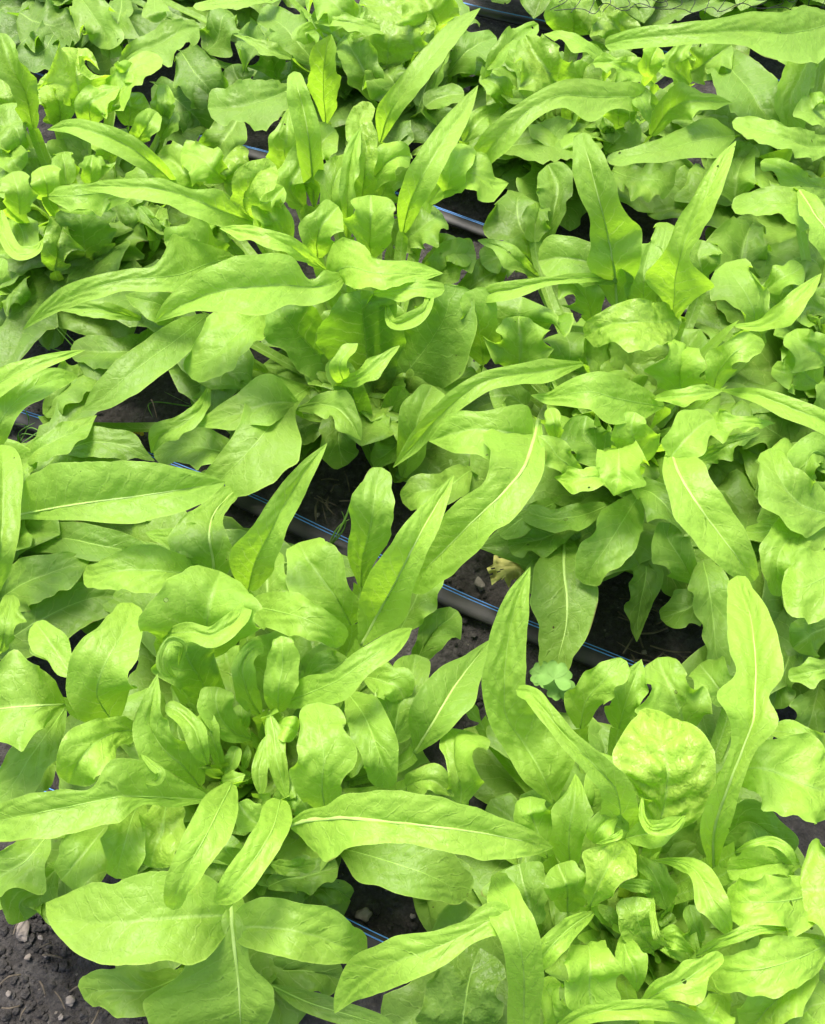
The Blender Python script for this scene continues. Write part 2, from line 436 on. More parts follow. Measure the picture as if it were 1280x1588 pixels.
def build_soil():
    xs = np.concatenate([[-200, -20, -4], np.linspace(-1.6, 1.6, 160), [4, 20, 200]])
    ys = np.concatenate([[-200, -20, -2], np.linspace(-.5, 2.4, 150), [6, 30, 200]])
    pos = np.zeros((len(xs), len(ys), 3))
    for i, x in enumerate(xs):
        for j, y in enumerate(ys):
            z = 0.0
            if abs(x) < 2 and -.6 < y < 2.6:
                z = 0.007*noise.noise(Vector((x*9, y*9, 0))) + 0.005*noise.noise(Vector((x*28, y*28, 3))) + .003*noise.noise(Vector((x*70, y*70, 5)))
            pos[i, j] = (x, y, z-.006)
    me = mesh_from(pos.reshape(-1, 3), grid_quads(len(xs), len(ys))[:, ::-1], None, 'soil')
    # make sure it faces up
    o = add_obj('soil', me, None, M_SOIL); o['kind'] = 'structure'
build_soil()

# ------------------------------------------------------------------ the lettuces
PLANTS = {   # heart pixel, heart height, label
 'A': (372, 1178, .09, 'large lime green lettuce with an open curly heart, low left, beside the bare soil corner'),
 'B': (1008, 1402, .09, 'yellowish lettuce with blistered leaves and a curly heart, low right, nearest the camera'),
 'C': (588, 560, .10, 'tall lettuce with long pointed leaves spread over a dark cupped head, centre left'),
 'D': (990, 615, .11, 'lettuce with a star shaped bright heart and drooping tongue leaves, right of the centre'),
 'E': (105, 300, .10, 'frilly pale lettuce at the upper left edge, behind the long pointed leaves'),
 'F': (600, 60, .10, 'lettuce with broad crinkled leaves at the top, left of the uppermost hose'),
 'G': (880, 150, .10, 'bushy lettuce with an arching leaf at the top, just right of the uppermost hose'),
 'H': (1262, 240, .10, 'lettuce on the upper right edge with one long horizontal leaf towards the netting'),
 'I': (-110, 780, .10, 'lettuce cut by the left edge, its long veined leaf lying over the hose'),
 'J': (1345, 770, .09, 'lettuce cut by the right edge with rounded lobed leaves, above the blistered one'),
 'K': (110, -40, .09, 'lettuce with shade painted into its dark leaves in the top left corner behind the frilly one'),
 'M': (330, -90, .10, 'lettuce cut by the top edge, between the dark corner plant and the crinkled one'),
 'N': (900, -110, .10, 'lettuce cut by the top edge under the left end of the netting'),
 'O': (1230, -90, .10, 'lettuce cut by the top edge in the right corner under the netting'),
 'L': (1330, 520, .10, 'lettuce cut by the right edge, between the long horizontal leaf and the rounded lobed leaves'),
}
CROP = {1: (0, 0, 2), 2: (640, 0, 2), 3: (0, 480, 2), 4: (640, 480, 2), 5: (0, 900, 2), 6: (640, 900, 2), 7: (320, 155, 2),
        8: (160, 920, 3.2), 9: (840, 1200, 3.2), 10: (0, 20, 3.2)}
centre, plant = {}, {}
for k, (px, py, z, lab) in PLANTS.items():
    p = at(px, py, z); centre[k] = np.array([p[0], p[1], 0.0])
    plant[k] = thing('lettuce', lab, 'lettuce', centre[k], 'lettuces growing in the bed')

seedc = [0]
def add_leaf(pk, patches, tone, mat=None, name='leaf', rib=None):
    """patches: list of (verts, uv, quads) in world space, joined in one mesh"""
    c = centre[pk]; vs, us, qs, o = [], [], [], 0
    for v, u, q in patches:
        vs.append(v-c); us.append(u); qs.append(q+o); o += len(v)
    me = mesh_from(np.vstack(vs), np.vstack(qs), np.vstack(us), name)
    ob = add_obj(name, me, plant[pk], mat or M_LEAF)
    ob.color = (max(0, min(1, tone)), 0, 0, 1)
    if rib is not None:
        P, r0 = rib
        P = P - c
        n = len(P); s = np.linspace(0, 1, n)
        me2 = tube_mesh([tube(P + np.array([0, 0, .0002]), r0*(1-s)**.9+.0001, .45, 8)], 'midrib')
        add_obj('midrib', me2, ob, M_RIB if r0 > .0006 else M_GRIB)
    return ob

def hero(line):
    head, body = line.split('|')
    hd = head.split(); pk, crop = hd[0], int(hd[1])
    opt = {x[0]: float(x[1:]) for x in hd[2:]}
    seedc[0] += 1; sd = seedc[0]*1.37
    rr = random.Random(seedc[0])
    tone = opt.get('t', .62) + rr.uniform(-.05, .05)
    fa, fb = rr.uniform(-.1, .75), rr.uniform(-.1, .75)
    fl, fr = opt.get('l', opt.get('f', fa)), opt.get('r', opt.get('f', fb))
    wave, puck = {'E': 1.6, 'B': 1.3, 'D': 1.15}.get(pk, 1.0), opt.get('p', 1.0)
    nrow = [[float(x) for x in q.split()] for q in body.split('/')[0].split(';') if q.strip()]
    span = sum(math.hypot(a[0]-b[0], a[1]-b[1]) for a, b in zip(nrow, nrow[1:]))/CROP[crop][2]
    wave *= .32 if span > 190 else (1.3 if span > 130 else 2.7)
    wave = opt.get('w', wave); puck *= .65 if span > 190 else 1
    if crop > 7: wave = opt.get('w', 1.3)
    if pk in 'AB' and span < 130: wave *= 1.2
    out, spine0 = [], None
    for ps in body.split('/'):
        rows = [[float(x) for x in r.split()] for r in ps.split(';') if r.strip()]
        v, uv, q, spine, nu, nv = hero_patch(rows, CROP[crop], sd, (fl, fr), wave, puck, .4 if crop > 7 else 1.0, spine0 is None)
        out.append((v, uv, q))
        if spine0 is None:
            spine0 = spine; rows0 = rows[0]; rv = v.reshape(nu, nv, 3)[:, nv//2]
    if 'x' not in opt:
        c = centre[pk] + np.array([rr.uniform(-.012, .012), rr.uniform(-.012, .012), .03])
        r0 = rows0; w0 = min(.022, (r0[3]+r0[4])/4/CROP[crop][2]*np.linalg.norm(spine0[0]-CP)/FPX)
        out.append(petiole(spine0, c, sd, max(.006, w0)))
    L = np.linalg.norm(np.diff(spine0, axis=0), axis=1).sum()
    rib = None
    m = opt.get('m', .45)
    if L > .05 and m > 0:
        n = int(len(rv)*.86); rib = (rv[:n], 0.00072*m)
    add_leaf(pk, out, tone, M_BLIS if 'b' in opt else None, rib=rib)

HERO = '''
E 1 t.55|105 400 14 22 22;75 290 18 52 48;35 200 21 45 40;15 140 22 32 28;0 103 22 8 8
E 1 t.8 b1|255 330 14 30 30;245 270 16 65 75;235 205 17 60 55;240 150 16 30 40
E 1 t.5|370 200 11 15 15;440 150 14 40 40;500 125 15 50 58;560 100 15 42 50;618 82 14 6 8
E 1 t.95|290 340 14 40 30;360 280 16 50 45;420 215 17 40 36;505 185 17 8 8
C 1 t.7|560 590 12 12 12;470 505 18 32 30;390 450 20 42 35;300 412 21 36 34;215 392 20 22 22;148 402 18 3 3
C 1 t.75 l.1 r.6|800 695 14 10 12;720 665 18 38 30;655 640 20 48 58;590 612 21 50 28;500 588 22 40 34;400 580 22 38 26;320 578 21 20 18;248 584 19 3 3/420 600 18 14 10;340 620 16 28 10;250 652 15 14 22;180 648 14 4 4
C 1 t.95 m0|1010 835 15 10 10;930 785 19 25 28;850 742 21 30 26;760 720 21 25 24;682 708 20 3 3
C 1 t.65 l-.3 r.5|720 800 13 30 30;640 820 17 55 80;565 850 19 52 120;490 860 20 45 40;400 868 20 38 36;300 890 20 35 38;200 930 18 28 35;130 975 16 15 22;72 1023 14 2 3
C 1 t.7 l.1 r.7|1075 850 15 10 10;1030 880 19 40 50;960 890 20 62 25;900 885 21 60 88;800 888 22 88 100;700 900 22 75 85;600 930 21 40 62;530 965 20 20 35;478 1000 18 2 3
F 1 t.35|915 270 12 12 12;860 295 14 65 55;780 315 15 68 72;710 328 15 50 65;645 335 14 8 10
C 1 t.6|1010 385 13 10 10;1005 310 17 30 48;1005 220 21 52 48;1015 150 23 38 32;1028 106 24 4 5
C 1 t.7 m1.6|975 640 12 10 12;968 530 17 35 35;958 430 21 42 38;940 330 23 42 35;920 260 24 28 26;912 222 23 12 12
C 1 t.7|905 560 12 20 20;885 480 16 45 40;890 400 18 30 25;895 335 18 5 5
C 1 t.8 b1|780 690 14 20 20;760 620 17 45 60;800 550 20 45 50;855 512 20 12 12
C 1 t.6|1180 440 13 10 10;1200 370 18 38 30;1260 275 22 36 36;1350 165 24 36 34;1430 75 24 24 24;1490 25 23 3 4
C 1 t.72|1250 720 13 20 20;1275 620 18 40 42;1320 530 21 50 45;1380 430 22 42 38;1440 340 22 30 25;1483 265 22 3 4
C 1 t.65|1080 740 13 12 12;1078 640 17 22 25;1085 540 19 28 25;1100 450 20 25 22;1118 400 20 4 4
C 1 t.75 b1|1120 640 13 25 25;1130 540 17 45 45;1135 450 19 45 35;1120 370 20 38 35;1150 318 19 16 20
C 1 t.75|1130 590 13 20 20;1180 530 16 50 40;1225 490 17 45 40;1275 485 16 12 12
C 1 t.7|1150 800 13 30 30;1150 720 16 60 60;1150 650 18 55 65;1150 605 18 18 18
C 1 t.75|985 800 13 30 30;985 740 16 50 50;1010 680 18 45 50;1050 640 18 8 8
C 1 t.85|1020 860 14 30 30;1080 830 18 85 60;1150 845 20 50 55;1240 845 20 42 35;1310 848 19 26 18;1375 848 18 3 3
C 1 t.75|880 760 13 30 30;870 690 16 50 40;830 640 17 40 40;880 580 17 8 8
C 1 t.8|700 560 12 20 20;660 520 15 55 45;620 490 15 50 40;560 480 14 8 8
C 1 t.7|620 580 11 30 30;580 540 13 60 50;540 500 13 50 45;490 480 12 8 8
C 1 t.65 b1|760 560 11 30 30;730 510 13 55 50;700 490 13 40 40
C 1 t.5|720 830 10 20 20;640 790 13 60 60;570 740 14 50 50;510 750 13 10 10
C 1 t.45|600 1040 9 30 30;520 960 12 60 50;440 930 13 40 30;390 915 12 5 5
C 1 t.5|440 990 11 12 12;340 965 14 22 24;250 955 14 22 24;175 960 13 3 3
C 3 t.65|850 -30 12 20 20;770 40 16 70 75;690 115 16 60 95;630 175 15 45 55;595 215 14 8 8
C 3 t.42|640 20 12 20 20;560 85 15 55 55;470 150 16 60 55;380 220 16 58 55;310 278 15 38 38;258 312 14 5 5
I 3 t.6 l.75 r.05 m1.7|20 645 13 10 10;100 628 16 100 25;200 610 19 138 45;300 595 20 130 65;420 580 20 108 82;540 562 20 76 72;630 548 19 44 44;700 535 18 3 3
C 3 t.5 f.2|960 240 9 15 15;890 290 12 40 110;830 370 14 130 95;770 440 14 125 70;700 510 13 90 50;640 570 11 40 40;600 600 10 5 5/930 290 11 20 20;840 290 14 60 80;740 320 14 50 60;660 345 13 25 25;600 362 12 4 4
C 3 t.55|650 235 11 6 6;622 310 13 24 24;560 355 13 30 30;500 390 12 28 38;470 445 10 5 5
C 3 t.5|920 310 11 8 8;990 295 13 30 35;1050 310 14 60 35;1090 350 14 35 45;1120 405 13 4 4
C 3 t.3|1165 500 3 8 8;1140 410 6 22 22;1110 310 10 30 40;1070 220 13 45 45;1030 150 15 10 10
C 3 t.75|1070 230 13 30 30;1055 180 17 30 25;1080 130 18 22 22;1110 105 18 5 5
C 3 t.75|1060 230 14 10 12;1120 205 17 22 25;1180 165 18 25 20;1240 112 18 4 4
C 3 t.3|1180 480 3 8 8;1190 400 6 25 30;1210 320 9 35 40;1250 240 12 30 30
A 3 t.6 l.6 r.6|770 870 12 40 40;790 790 16 80 60;840 690 20 58 48;892 590 22 45 42;945 505 24 30 32;1015 415 25 3 3
A 3 t.5 m2|665 850 12 40 40;660 770 14 110 60;650 705 15 115 60;660 645 14 60 40;700 590 13 35 25;775 535 12 5 5/650 740 14 30 30;560 720 15 35 50;500 705 14 22 22;452 692 13 3 3
A 3 t.68 f.2|620 820 13 40 40;540 815 16 65 70;440 808 17 70 75;350 812 17 65 55;290 825 16 38 35;258 820 15 6 6
A 3 t.62 f.5 w1|640 1080 13 60 60;640 1000 17 175 150;650 920 19 175 160;670 850 19 110 110;685 812 18 18 18
A 3 t.7 m0|500 1010 17 12 12;580 1000 20 30 35;660 1008 21 30 40;720 975 21 32 35;775 910 20 8 8
A 3 t.7 l.2 r-.2|780 920 14 50 50;860 935 17 60 55;950 960 18 58 60;1020 1000 17 50 40;1065 1040 15 8 8
A 3 t.62|1090 980 12 60 50;1040 890 15 110 60;980 810 16 110 90;940 750 16 60 80;930 722 15 20 20
A 3 t.5|1120 860 12 15 20;1125 770 15 45 40;1145 690 18 62 60;1160 600 20 68 70;1170 540 20 45 45;1185 490 20 8 8
A 3 t.75 m2 f.6|1120 1040 12 20 20;1180 930 15 70 75;1230 840 19 85 60;1280 740 22 65 50;1330 650 23 45 40;1370 580 23 25 25;1408 514 23 3 3
A 5 t.72|880 380 14 30 30;970 345 17 50 52;1050 310 19 35 60;1120 260 20 38 42;1200 205 20 38 38;1250 170 19 25 22;1278 148 18 4 4
A 5 t.7 f.2|350 440 13 60 60;300 350 17 90 130;320 270 19 105 85;370 180 19 75 65;400 110 18 50 45;410 70 17 12 12/225 300 17 20 20;180 230 17 40 40;140 170 17 42 38;110 130 16 10 10
A 5 t.65 l.1 r.3 m1.5|200 385 15 20 30;150 385 17 60 110;80 388 18 95 145;0 395 18 115 135;-80 400 17 80 80;-140 400 16 5 5
A 5 t.7|430 465 14 35 35;360 470 16 50 45;290 510 18 85 80;240 570 18 80 60;215 630 16 26 26
A 5 t.6 l.0 r.6|640 680 14 15 30;540 675 16 30 70;430 670 18 30 115;370 672 19 70 125;300 685 19 75 50;200 705 19 85 60;100 725 19 80 60;0 745 18 70 50;-80 760 17 30 30;-120 770 16 4 4
A 5 t.6|440 670 13 15 15;410 740 15 45 60;390 810 16 62 75;370 880 15 65 40;360 925 14 8 8
A 5 t.55|330 760 12 20 20;280 830 13 60 70;230 890 13 70 60;190 930 12 8 8
A 5 t.65 b1|520 670 13 30 30;505 750 15 70 65;480 830 15 55 40;465 890 14 6 6
A 5 t.82 l-.2 r.4|720 630 16 30 25;690 690 20 55 60;640 790 22 65 60;590 880 22 55 55;550 960 21 32 38;538 1022 19 8 8
A 5 t.82 l-.1 r.5|870 680 16 40 50;850 760 20 50 50;800 850 21 50 55;740 930 21 45 50;690 985 20 28 30;665 1000 19 5 5
A 5 t.72 f-.1|1010 720 14 30 30;1000 640 18 90 65;1005 540 20 82 90;990 450 20 65 75;990 378 19 15 15
A 5 t.55|1080 350 13 25 25;1130 420 16 70 60;1165 510 17 65 60;1190 590 16 45 45;1190 645 14 10 10
A 5 t.6|1130 300 12 20 20;1190 310 14 50 50;1235 330 14 45 40;1255 370 13 8 8
A 5 t.7 l.6 r.1 m2|900 760 17 20 25;950 745 20 35 110;1020 738 22 40 132;1060 735 23 65 100;1140 742 24 92 78;1280 756 24 95 66;1400 770 24 85 75;1530 790 23 62 78;1640 812 22 40 50;1716 828 20 5 5
A 5 t.35 f.0|1050 830 9 20 20;1130 850 11 50 85;1230 880 12 90 80;1330 915 12 110 80;1400 950 11 70 50;1450 985 10 8 8
A 5 t.6 f.15 m2.2|715 940 13 30 30;718 1030 15 45 60;725 1120 15 45 130;735 1200 14 50 180;742 1270 13 100 280;745 1340 12 100 310;750 1410 10 60 200;755 1460 9 10 10/750 1040 14 30 30;640 1040 16 120 130;500 1050 17 140 150;360 1060 17 130 125;240 1050 16 90 110;170 1020 15 40 50;143 1000 14 5 5/690 1080 14 30 30;800 1075 16 85 75;900 1085 17 92 88;1000 1110 16 92 85;1080 1140 15 68 50;1140 1150 13 8 8
A 5 t.5 f.1|560 1230 8 40 40;450 1270 10 75 60;350 1270 10 72 72;290 1280 9 50 60;262 1300 8 8 8
A 5 t.5|150 790 12 20 20;90 850 13 60 50;20 900 13 60 70;-50 950 12 30 30
A 5 t.35|170 900 9 30 30;110 960 10 80 60;60 1010 10 70 60;80 1055 9 10 10
A 5 t.4|120 800 8 30 30;60 880 8 60 60;0 950 8 60 60;-60 1010 7 10 10
A 5 t.45|200 400 11 20 20;120 520 13 70 60;60 600 13 60 70;0 690 12 10 10
I 3 t.25|-40 930 7 60 60;80 850 10 70 70;200 800 11 50 60;290 768 10 5 5
I 3 t.3|-20 1060 7 60 60;130 960 9 80 90;270 900 9 60 70;410 880 8 10 10
I 3 t.25|60 720 7 30 30;180 710 9 50 50;300 730 10 60 50;430 760 9 40 30;500 790 8 5 5
A 3 t.45|200 1080 11 30 30;130 1010 14 40 40;110 975 14 12 12
I 3 t.75|-120 320 16 30 30;-20 240 20 45 40;80 185 21 30 28;180 150 21 18 16;265 125 20 2 2
I 3 t.6|-30 440 14 40 40;0 350 18 70 40;50 285 19 60 40;130 230 19 45 40;200 210 18 25 28;243 208 17 5 5
I 3 t.65|-20 880 12 30 30;0 760 17 50 45;10 620 18 60 55;10 500 18 60 58;0 420 17 30 30
I 3 t.55|0 1060 12 30 20;20 1000 15 30 35;30 930 15 35 30;40 885 14 8 12
I 3 t.4|60 470 8 20 20;140 430 10 40 45;220 385 10 40 40;300 328 9 4 4
I 3 t.35|200 440 8 20 20;280 410 9 45 50;380 420 9 45 40;480 470 8 5 5
C 3 t.4|140 330 6 15 15;200 270 7 50 50;270 210 7 50 45;310 175 7 6 6
H 2 t.6 l-.2 r.5|1330 60 14 30 30;1240 90 18 105 75;1150 105 20 90 65;1040 95 21 50 60;940 100 22 32 40;820 108 22 32 36;700 118 21 33 32;640 128 20 26 26;597 140 19 8 8
G 2 t.3|900 120 9 20 20;960 190 12 60 60;1030 260 13 85 80;1090 340 13 60 60;1130 390 12 8 8
G 2 t.65 l-.2 r.5|760 330 13 30 30;700 305 17 45 50;620 300 19 40 45;550 300 20 72 58;470 295 21 42 45;380 330 21 38 38;300 395 20 40 40;235 465 18 38 40;195 510 16 8 8/690 270 17 20 20;715 320 17 25 25;738 385 15 3 3
G 2 t.65|740 420 11 15 15;800 340 15 50 40;850 315 17 55 45;910 312 17 28 28;992 318 16 2 2
G 2 t.5|1000 420 12 20 20;930 430 14 60 65;850 445 15 45 52;760 468 16 38 32;680 482 16 26 24;602 496 15 8 8
G 2 t.35 f.0|620 530 9 20 20;700 550 11 40 50;770 560 11 45 45;812 575 10 10 10
D 2 t.55 m2.4|635 950 13 30 30;630 870 15 60 60;620 800 18 80 90;610 745 19 60 105;590 660 22 45 68;565 570 24 60 62;545 490 25 50 46;530 440 25 32 28;525 412 25 6 8/635 880 15 20 20;560 820 16 70 60;470 800 16 60 65;390 810 15 10 18
D 2 t.85|800 1010 13 20 20;812 930 16 40 60;815 870 18 95 125;830 800 21 55 32;860 710 23 48 42;910 610 25 38 40;955 520 26 28 28;1003 437 26 5 5
D 2 t.75|640 860 14 10 10;540 862 17 14 16;420 872 18 16 16;320 895 18 28 25;240 910 17 30 25;180 940 15 5 5
D 2 t.4|330 1100 10 40 40;320 1020 13 110 90;330 950 15 120 130;340 920 15 18 18
C 2 t.35|60 1120 8 60 60;100 1020 12 90 80;110 940 15 60 60;110 880 16 18 18
D 2 t.55|390 860 8 8 8;330 815 12 28 25;260 765 13 22 22;203 745 13 4 4
C 2 t.85 f.1|50 630 14 20 20;120 560 17 60 45;190 545 18 70 60;250 570 17 30 45;298 568 16 4 4/100 600 16 20 20;125 530 19 48 48;150 470 19 35 35;155 445 18 10 10
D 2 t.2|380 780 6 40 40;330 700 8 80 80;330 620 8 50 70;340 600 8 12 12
G 2 t.35|410 760 8 15 15;440 650 11 35 30;450 570 12 60 50;420 510 12 16 30
D 2 t.5|380 750 10 20 20;380 690 11 38 40;400 630 11 8 8
H 2 t.7|1340 450 13 20 20;1250 455 17 35 40;1150 430 19 40 42;1070 400 19 34 34;992 378 18 10 10
H 2 t.65|1300 590 12 20 20;1220 565 15 25 25;1140 525 16 25 25;1080 502 15 8 8
H 2 t.6|1320 640 12 30 30;1220 640 16 65 60;1130 625 17 45 45;1050 635 16 30 38;990 642 15 8 8
L 2 t.75 m1.6|1200 590 17 15 15;1235 650 18 40 35;1280 730 18 40 45;1320 830 16 10 10
H 2 t.4|1000 630 8 15 15;1000 560 10 50 55;1030 480 10 40 35;1040 440 10 10 10
H 2 t.6|1280 120 14 30 30;1210 220 15 40 60;1170 320 14 45 35;1190 420 12 18 18
H 2 t.6|1310 330 12 20 20;1250 340 15 40 40;1230 290 15 8 8
G 2 t.85|730 240 16 12 12;735 200 18 35 38;760 145 19 6 6
G 2 t.7|750 260 14 20 20;690 215 16 35 35;620 195 17 20 22;560 195 16 6 6
G 2 t.8|600 185 14 10 10;520 140 16 22 24;450 112 16 14 14;408 106 15 4 4
G 2 t.6 b1|470 290 12 40 40;420 220 15 75 65;370 150 16 45 45;350 110 16 10 10
G 2 t.6|230 215 14 10 10;280 160 15 35 30;330 110 15 28 28;390 75 14 8 8
G 2 t.55|300 320 10 20 20;270 270 13 30 30;210 235 13 10 10
G 2 t.25|110 230 8 20 20;170 165 10 45 45;260 115 10 10 10
G 2 t.35|260 460 8 20 20;370 440 10 60 55;470 430 10 60 60;560 430 9 10 10
G 2 t.5|160 440 9 10 10;190 390 11 30 30;230 350 11 25 25;280 340 10 8 8
G 2 t.5 b1|500 110 10 50 50;500 50 13 75 70;510 -10 13 50 50;515 -40 12 8 8
G 2 t.6 b1|660 150 10 40 40;640 90 13 60 60;600 50 14 40 40;580 20 13 8 8
G 2 t.6|640 390 11 20 20;640 340 14 50 50;660 300 14 40 40;690 270 13 8 8
G 2 t.7|860 260 12 20 20;820 200 15 35 35;840 150 16 22 22;870 130 15 5 5
G 2 t.5|600 470 9 20 20;640 400 11 60 50;610 370 11 30 30;570 390 10 8 8
D 2 t.6|1080 1040 12 40 40;1040 960 15 80 70;1000 880 16 70 70;970 815 15 10 12
D 2 t.85|1000 1010 16 8 8;1090 1005 18 20 22;1170 950 20 35 40;1230 890 20 20 22;1268 848 19 3 3
L 2 t.6|1090 900 12 10 10;1150 865 14 38 38;1210 825 14 8 8
L 2 t.4|1040 880 9 30 30;1030 800 11 70 60;1040 720 11 60 50;1060 680 10 10 10
D 2 t.4|900 860 11 30 30;890 790 13 50 60;900 745 13 20 26
D 2 t.55|770 900 11 20 20;760 820 14 60 60;780 750 15 45 30;790 690 14 8 8
L 2 t.4|1280 860 9 30 30;1190 800 11 70 60;1120 830 11 50 50;1090 870 10 8 8
L 2 t.5|1300 980 10 30 30;1240 950 12 50 50;1200 1000 12 40 40
D 4 t.65 b1|830 20 14 30 30;760 40 17 80 65;680 45 18 80 70;600 50 17 60 45;535 85 15 8 8
D 4 t.78 l-.2 r.45|780 300 14 10 20;710 290 17 60 50;630 275 19 75 70;550 255 20 58 62;470 265 19 35 38;420 272 18 22 16;368 266 17 3 3
D 4 t.7|700 480 14 40 45;690 410 17 50 55;680 350 18 40 35;690 318 18 8 8
D 4 t.85|640 430 15 40 40;640 480 18 75 60;635 530 18 65 50;625 578 17 3 3/600 515 17 10 10;570 525 18 30 28;500 530 18 32 30;440 520 16 5 5
D 4 t.8|440 430 14 10 10;440 360 18 22 22;425 305 18 12 12
D 4 t.7|520 520 14 20 20;470 465 17 32 32;420 410 18 22 22;388 392 18 4 4
D 4 t.3|620 480 9 40 40;560 420 12 60 60;530 370 13 45 45;540 330 13 10 10
D 4 t.72 l.15 r.5 m2|390 340 15 15 60;375 410 18 35 150;345 490 20 60 130;280 570 20 75 70;200 645 19 75 75;120 725 17 75 75;50 795 15 65 70;-20 865 12 10 10/370 400 17 60 90;290 380 19 80 85;200 370 19 82 60;120 385 18 55 48;50 408 16 5 5
D 4 t.68 m0|530 168 15 10 12;460 180 18 28 28;390 195 19 35 38;310 203 20 32 30;220 225 20 35 32;140 280 19 32 34;70 345 17 30 32;0 425 14 20 25;-60 490 12 4 4
C 4 t.6 w.5|-30 520 6 20 20;0 420 10 45 45;15 350 12 60 55;40 280 13 45 70;60 235 13 18 22
D 4 t.78 l.3 r.3 m1.5|800 420 18 30 20;815 480 21 70 45;870 580 22 80 72;940 680 21 72 78;1000 760 20 58 66;1045 820 18 28 32;1060 842 17 8 8/800 460 20 45 40;850 400 21 60 60;900 355 20 45 48;935 335 19 8 8
D 4 t.5 f.1|700 580 10 40 40;650 660 13 70 75;600 740 13 70 70;550 810 12 50 45;530 850 11 12 12
D 4 t.4|680 545 11 20 20;750 580 13 55 50;830 650 13 30 30;880 690 12 5 5
J 4 t.45|870 850 8 20 20;830 770 11 60 50;790 700 12 45 40;800 662 12 8 8
J 4 t.4 f.1|900 780 10 30 30;920 860 11 70 60;935 960 10 45 40;940 1060 9 50 30;950 1130 8 10 10
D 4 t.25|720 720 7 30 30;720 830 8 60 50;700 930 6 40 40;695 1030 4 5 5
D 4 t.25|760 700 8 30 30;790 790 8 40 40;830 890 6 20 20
J 4 t.55 f.2|1310 640 14 40 40;1200 600 16 100 90;1130 510 17 60 50;1110 430 16 10 10/1300 680 13 80 60;1180 700 15 70 80;1125 800 15 50 38;1140 890 12 10 10/1220 640 15 30 30;1150 670 15 40 40;1080 690 14 28 24;1030 690 13 6 6
J 4 t.7 f-.1|1360 760 13 40 40;1280 830 16 110 95;1200 860 17 80 85;1145 860 16 18 26
D 4 t.72|960 250 14 6 6;1060 265 17 22 24;1160 300 18 32 34;1280 350 18 35 38;1400 410 16 10 10
D 4 t.85|750 275 16 8 8;830 268 18 25 22;900 260 18 22 22;960 252 17 5 5
D 4 t.78 f-.1|930 260 14 15 15;950 190 17 45 35;1000 130 19 40 40;1050 105 19 30 35;1092 110 18 12 18
D 4 t.75|830 250 13 60 60;830 190 15 80 75;840 130 15 50 45;850 110 14 8 8
D 4 t.75|880 350 15 20 20;950 350 17 38 42;1040 352 17 20 25;1125 352 16 3 3
D 4 t.35|880 470 10 15 15;970 425 13 25 30;1080 380 13 4 4
D 4 t.6|330 190 11 60 60;335 110 14 75 75;330 40 15 40 40;330 20 15 8 8
D 4 t.35|480 200 10 60 60;480 130 12 70 70;470 70 12 40 40
D 4 t.3|350 300 9 30 30;300 260 11 60 50;240 270 11 30 30
L 4 t.6|1260 230 11 30 30;1200 180 14 60 60;1140 190 14 30 30;1115 180 13 6 6
L 4 t.65|1300 160 12 30 30;1240 120 15 55 50;1200 90 15 40 40;1190 60 14 10 10
L 4 t.5|1300 470 10 30 30;1240 450 12 30 60;1220 520 12 30 40;1240 545 11 6 6
L 4 t.3|1200 420 7 40 40;1120 370 9 60 60;1060 330 9 50 50;1020 310 8 10 10
D 4 t.3|520 660 8 20 20;430 700 9 45 45;350 720 9 35 30;295 735 8 6 6
D 4 t.3|600 610 9 20 20;520 640 11 40 40;430 650 11 40 30;340 620 10 6 6
D 4 t.35|440 600 9 20 20;330 660 10 40 40;270 700 9 30 30
D 4 t.5|180 500 8 20 20;120 540 10 50 45;60 560 11 50 45;0 580 10 45 40;-30 600 9 10 10
J 4 t.3|960 900 7 30 30;900 900 8 45 45;830 930 8 40 40;770 960 6 8 8
D 6 t.35 f.1 m1.8|470 -130 8 40 40;470 -40 10 80 90;480 60 10 95 110;475 150 9 75 90;455 230 8 45 60;440 300 7 8 8
B 6 t.72 f.4 p1.5|440 690 12 20 20;400 600 14 60 130;340 500 15 60 130;290 420 17 62 80;285 330 19 70 72;295 200 21 58 58;325 60 23 38 38;365 -42 24 3 3
B 6 t.75 w.6|680 840 14 20 20;650 740 18 60 60;630 650 21 45 55;560 570 23 35 38;480 490 24 32 32;410 405 24 28 28;360 350 23 22 22;322 340 22 6 6/670 780 17 30 30;610 760 18 45 40;560 790 17 28 25;545 800 16 8 8/660 800 17 20 20;730 785 18 35 40;800 765 19 30 30;850 735 18 4 4
B 6 t.9 b1 f.0 p4.5|760 780 14 40 60;780 690 16 80 130;790 590 18 140 150;770 490 18 150 120;760 430 17 60 60;770 405 16 10 10
B 6 t.65|520 460 11 30 20;540 370 14 55 50;600 300 16 40 50;665 252 16 10 10
B 6 t.55|640 460 11 30 30;660 380 13 60 60;690 300 14 35 30;710 245 14 3 3
B 6 t.6|850 470 11 60 60;830 400 13 100 80;790 310 14 70 55;760 240 13 8 8
B 6 t.5|980 380 11 30 30;930 310 12 60 60;890 260 11 15 20
B 6 t.78 m1.8|935 900 13 15 15;935 790 17 45 45;980 640 21 42 40;1030 510 23 45 42;1060 420 24 100 70;1062 360 24 120 45;1065 300 24 65 80;1060 200 24 75 75;1045 100 23 70 60;1020 30 22 40 35;1008 -15 21 6 6
B 6 t.9|990 600 15 60 50;1070 580 18 90 90;1160 600 18 120 110;1260 640 18 100 110;1340 670 16 20 20
B 6 t.35|960 800 11 40 40;1040 750 13 70 70;1110 790 13 60 60;1180 850 12 10 10
J 6 t.6|1300 540 13 30 30;1210 490 15 30 40;1110 465 14 8 8
J 6 t.6|1340 270 12 20 20;1260 280 14 32 34;1165 300 13 6 6
J 6 t.3|1190 160 7 20 20;1160 260 9 50 50;1130 340 8 50 50;1120 400 7 8 8
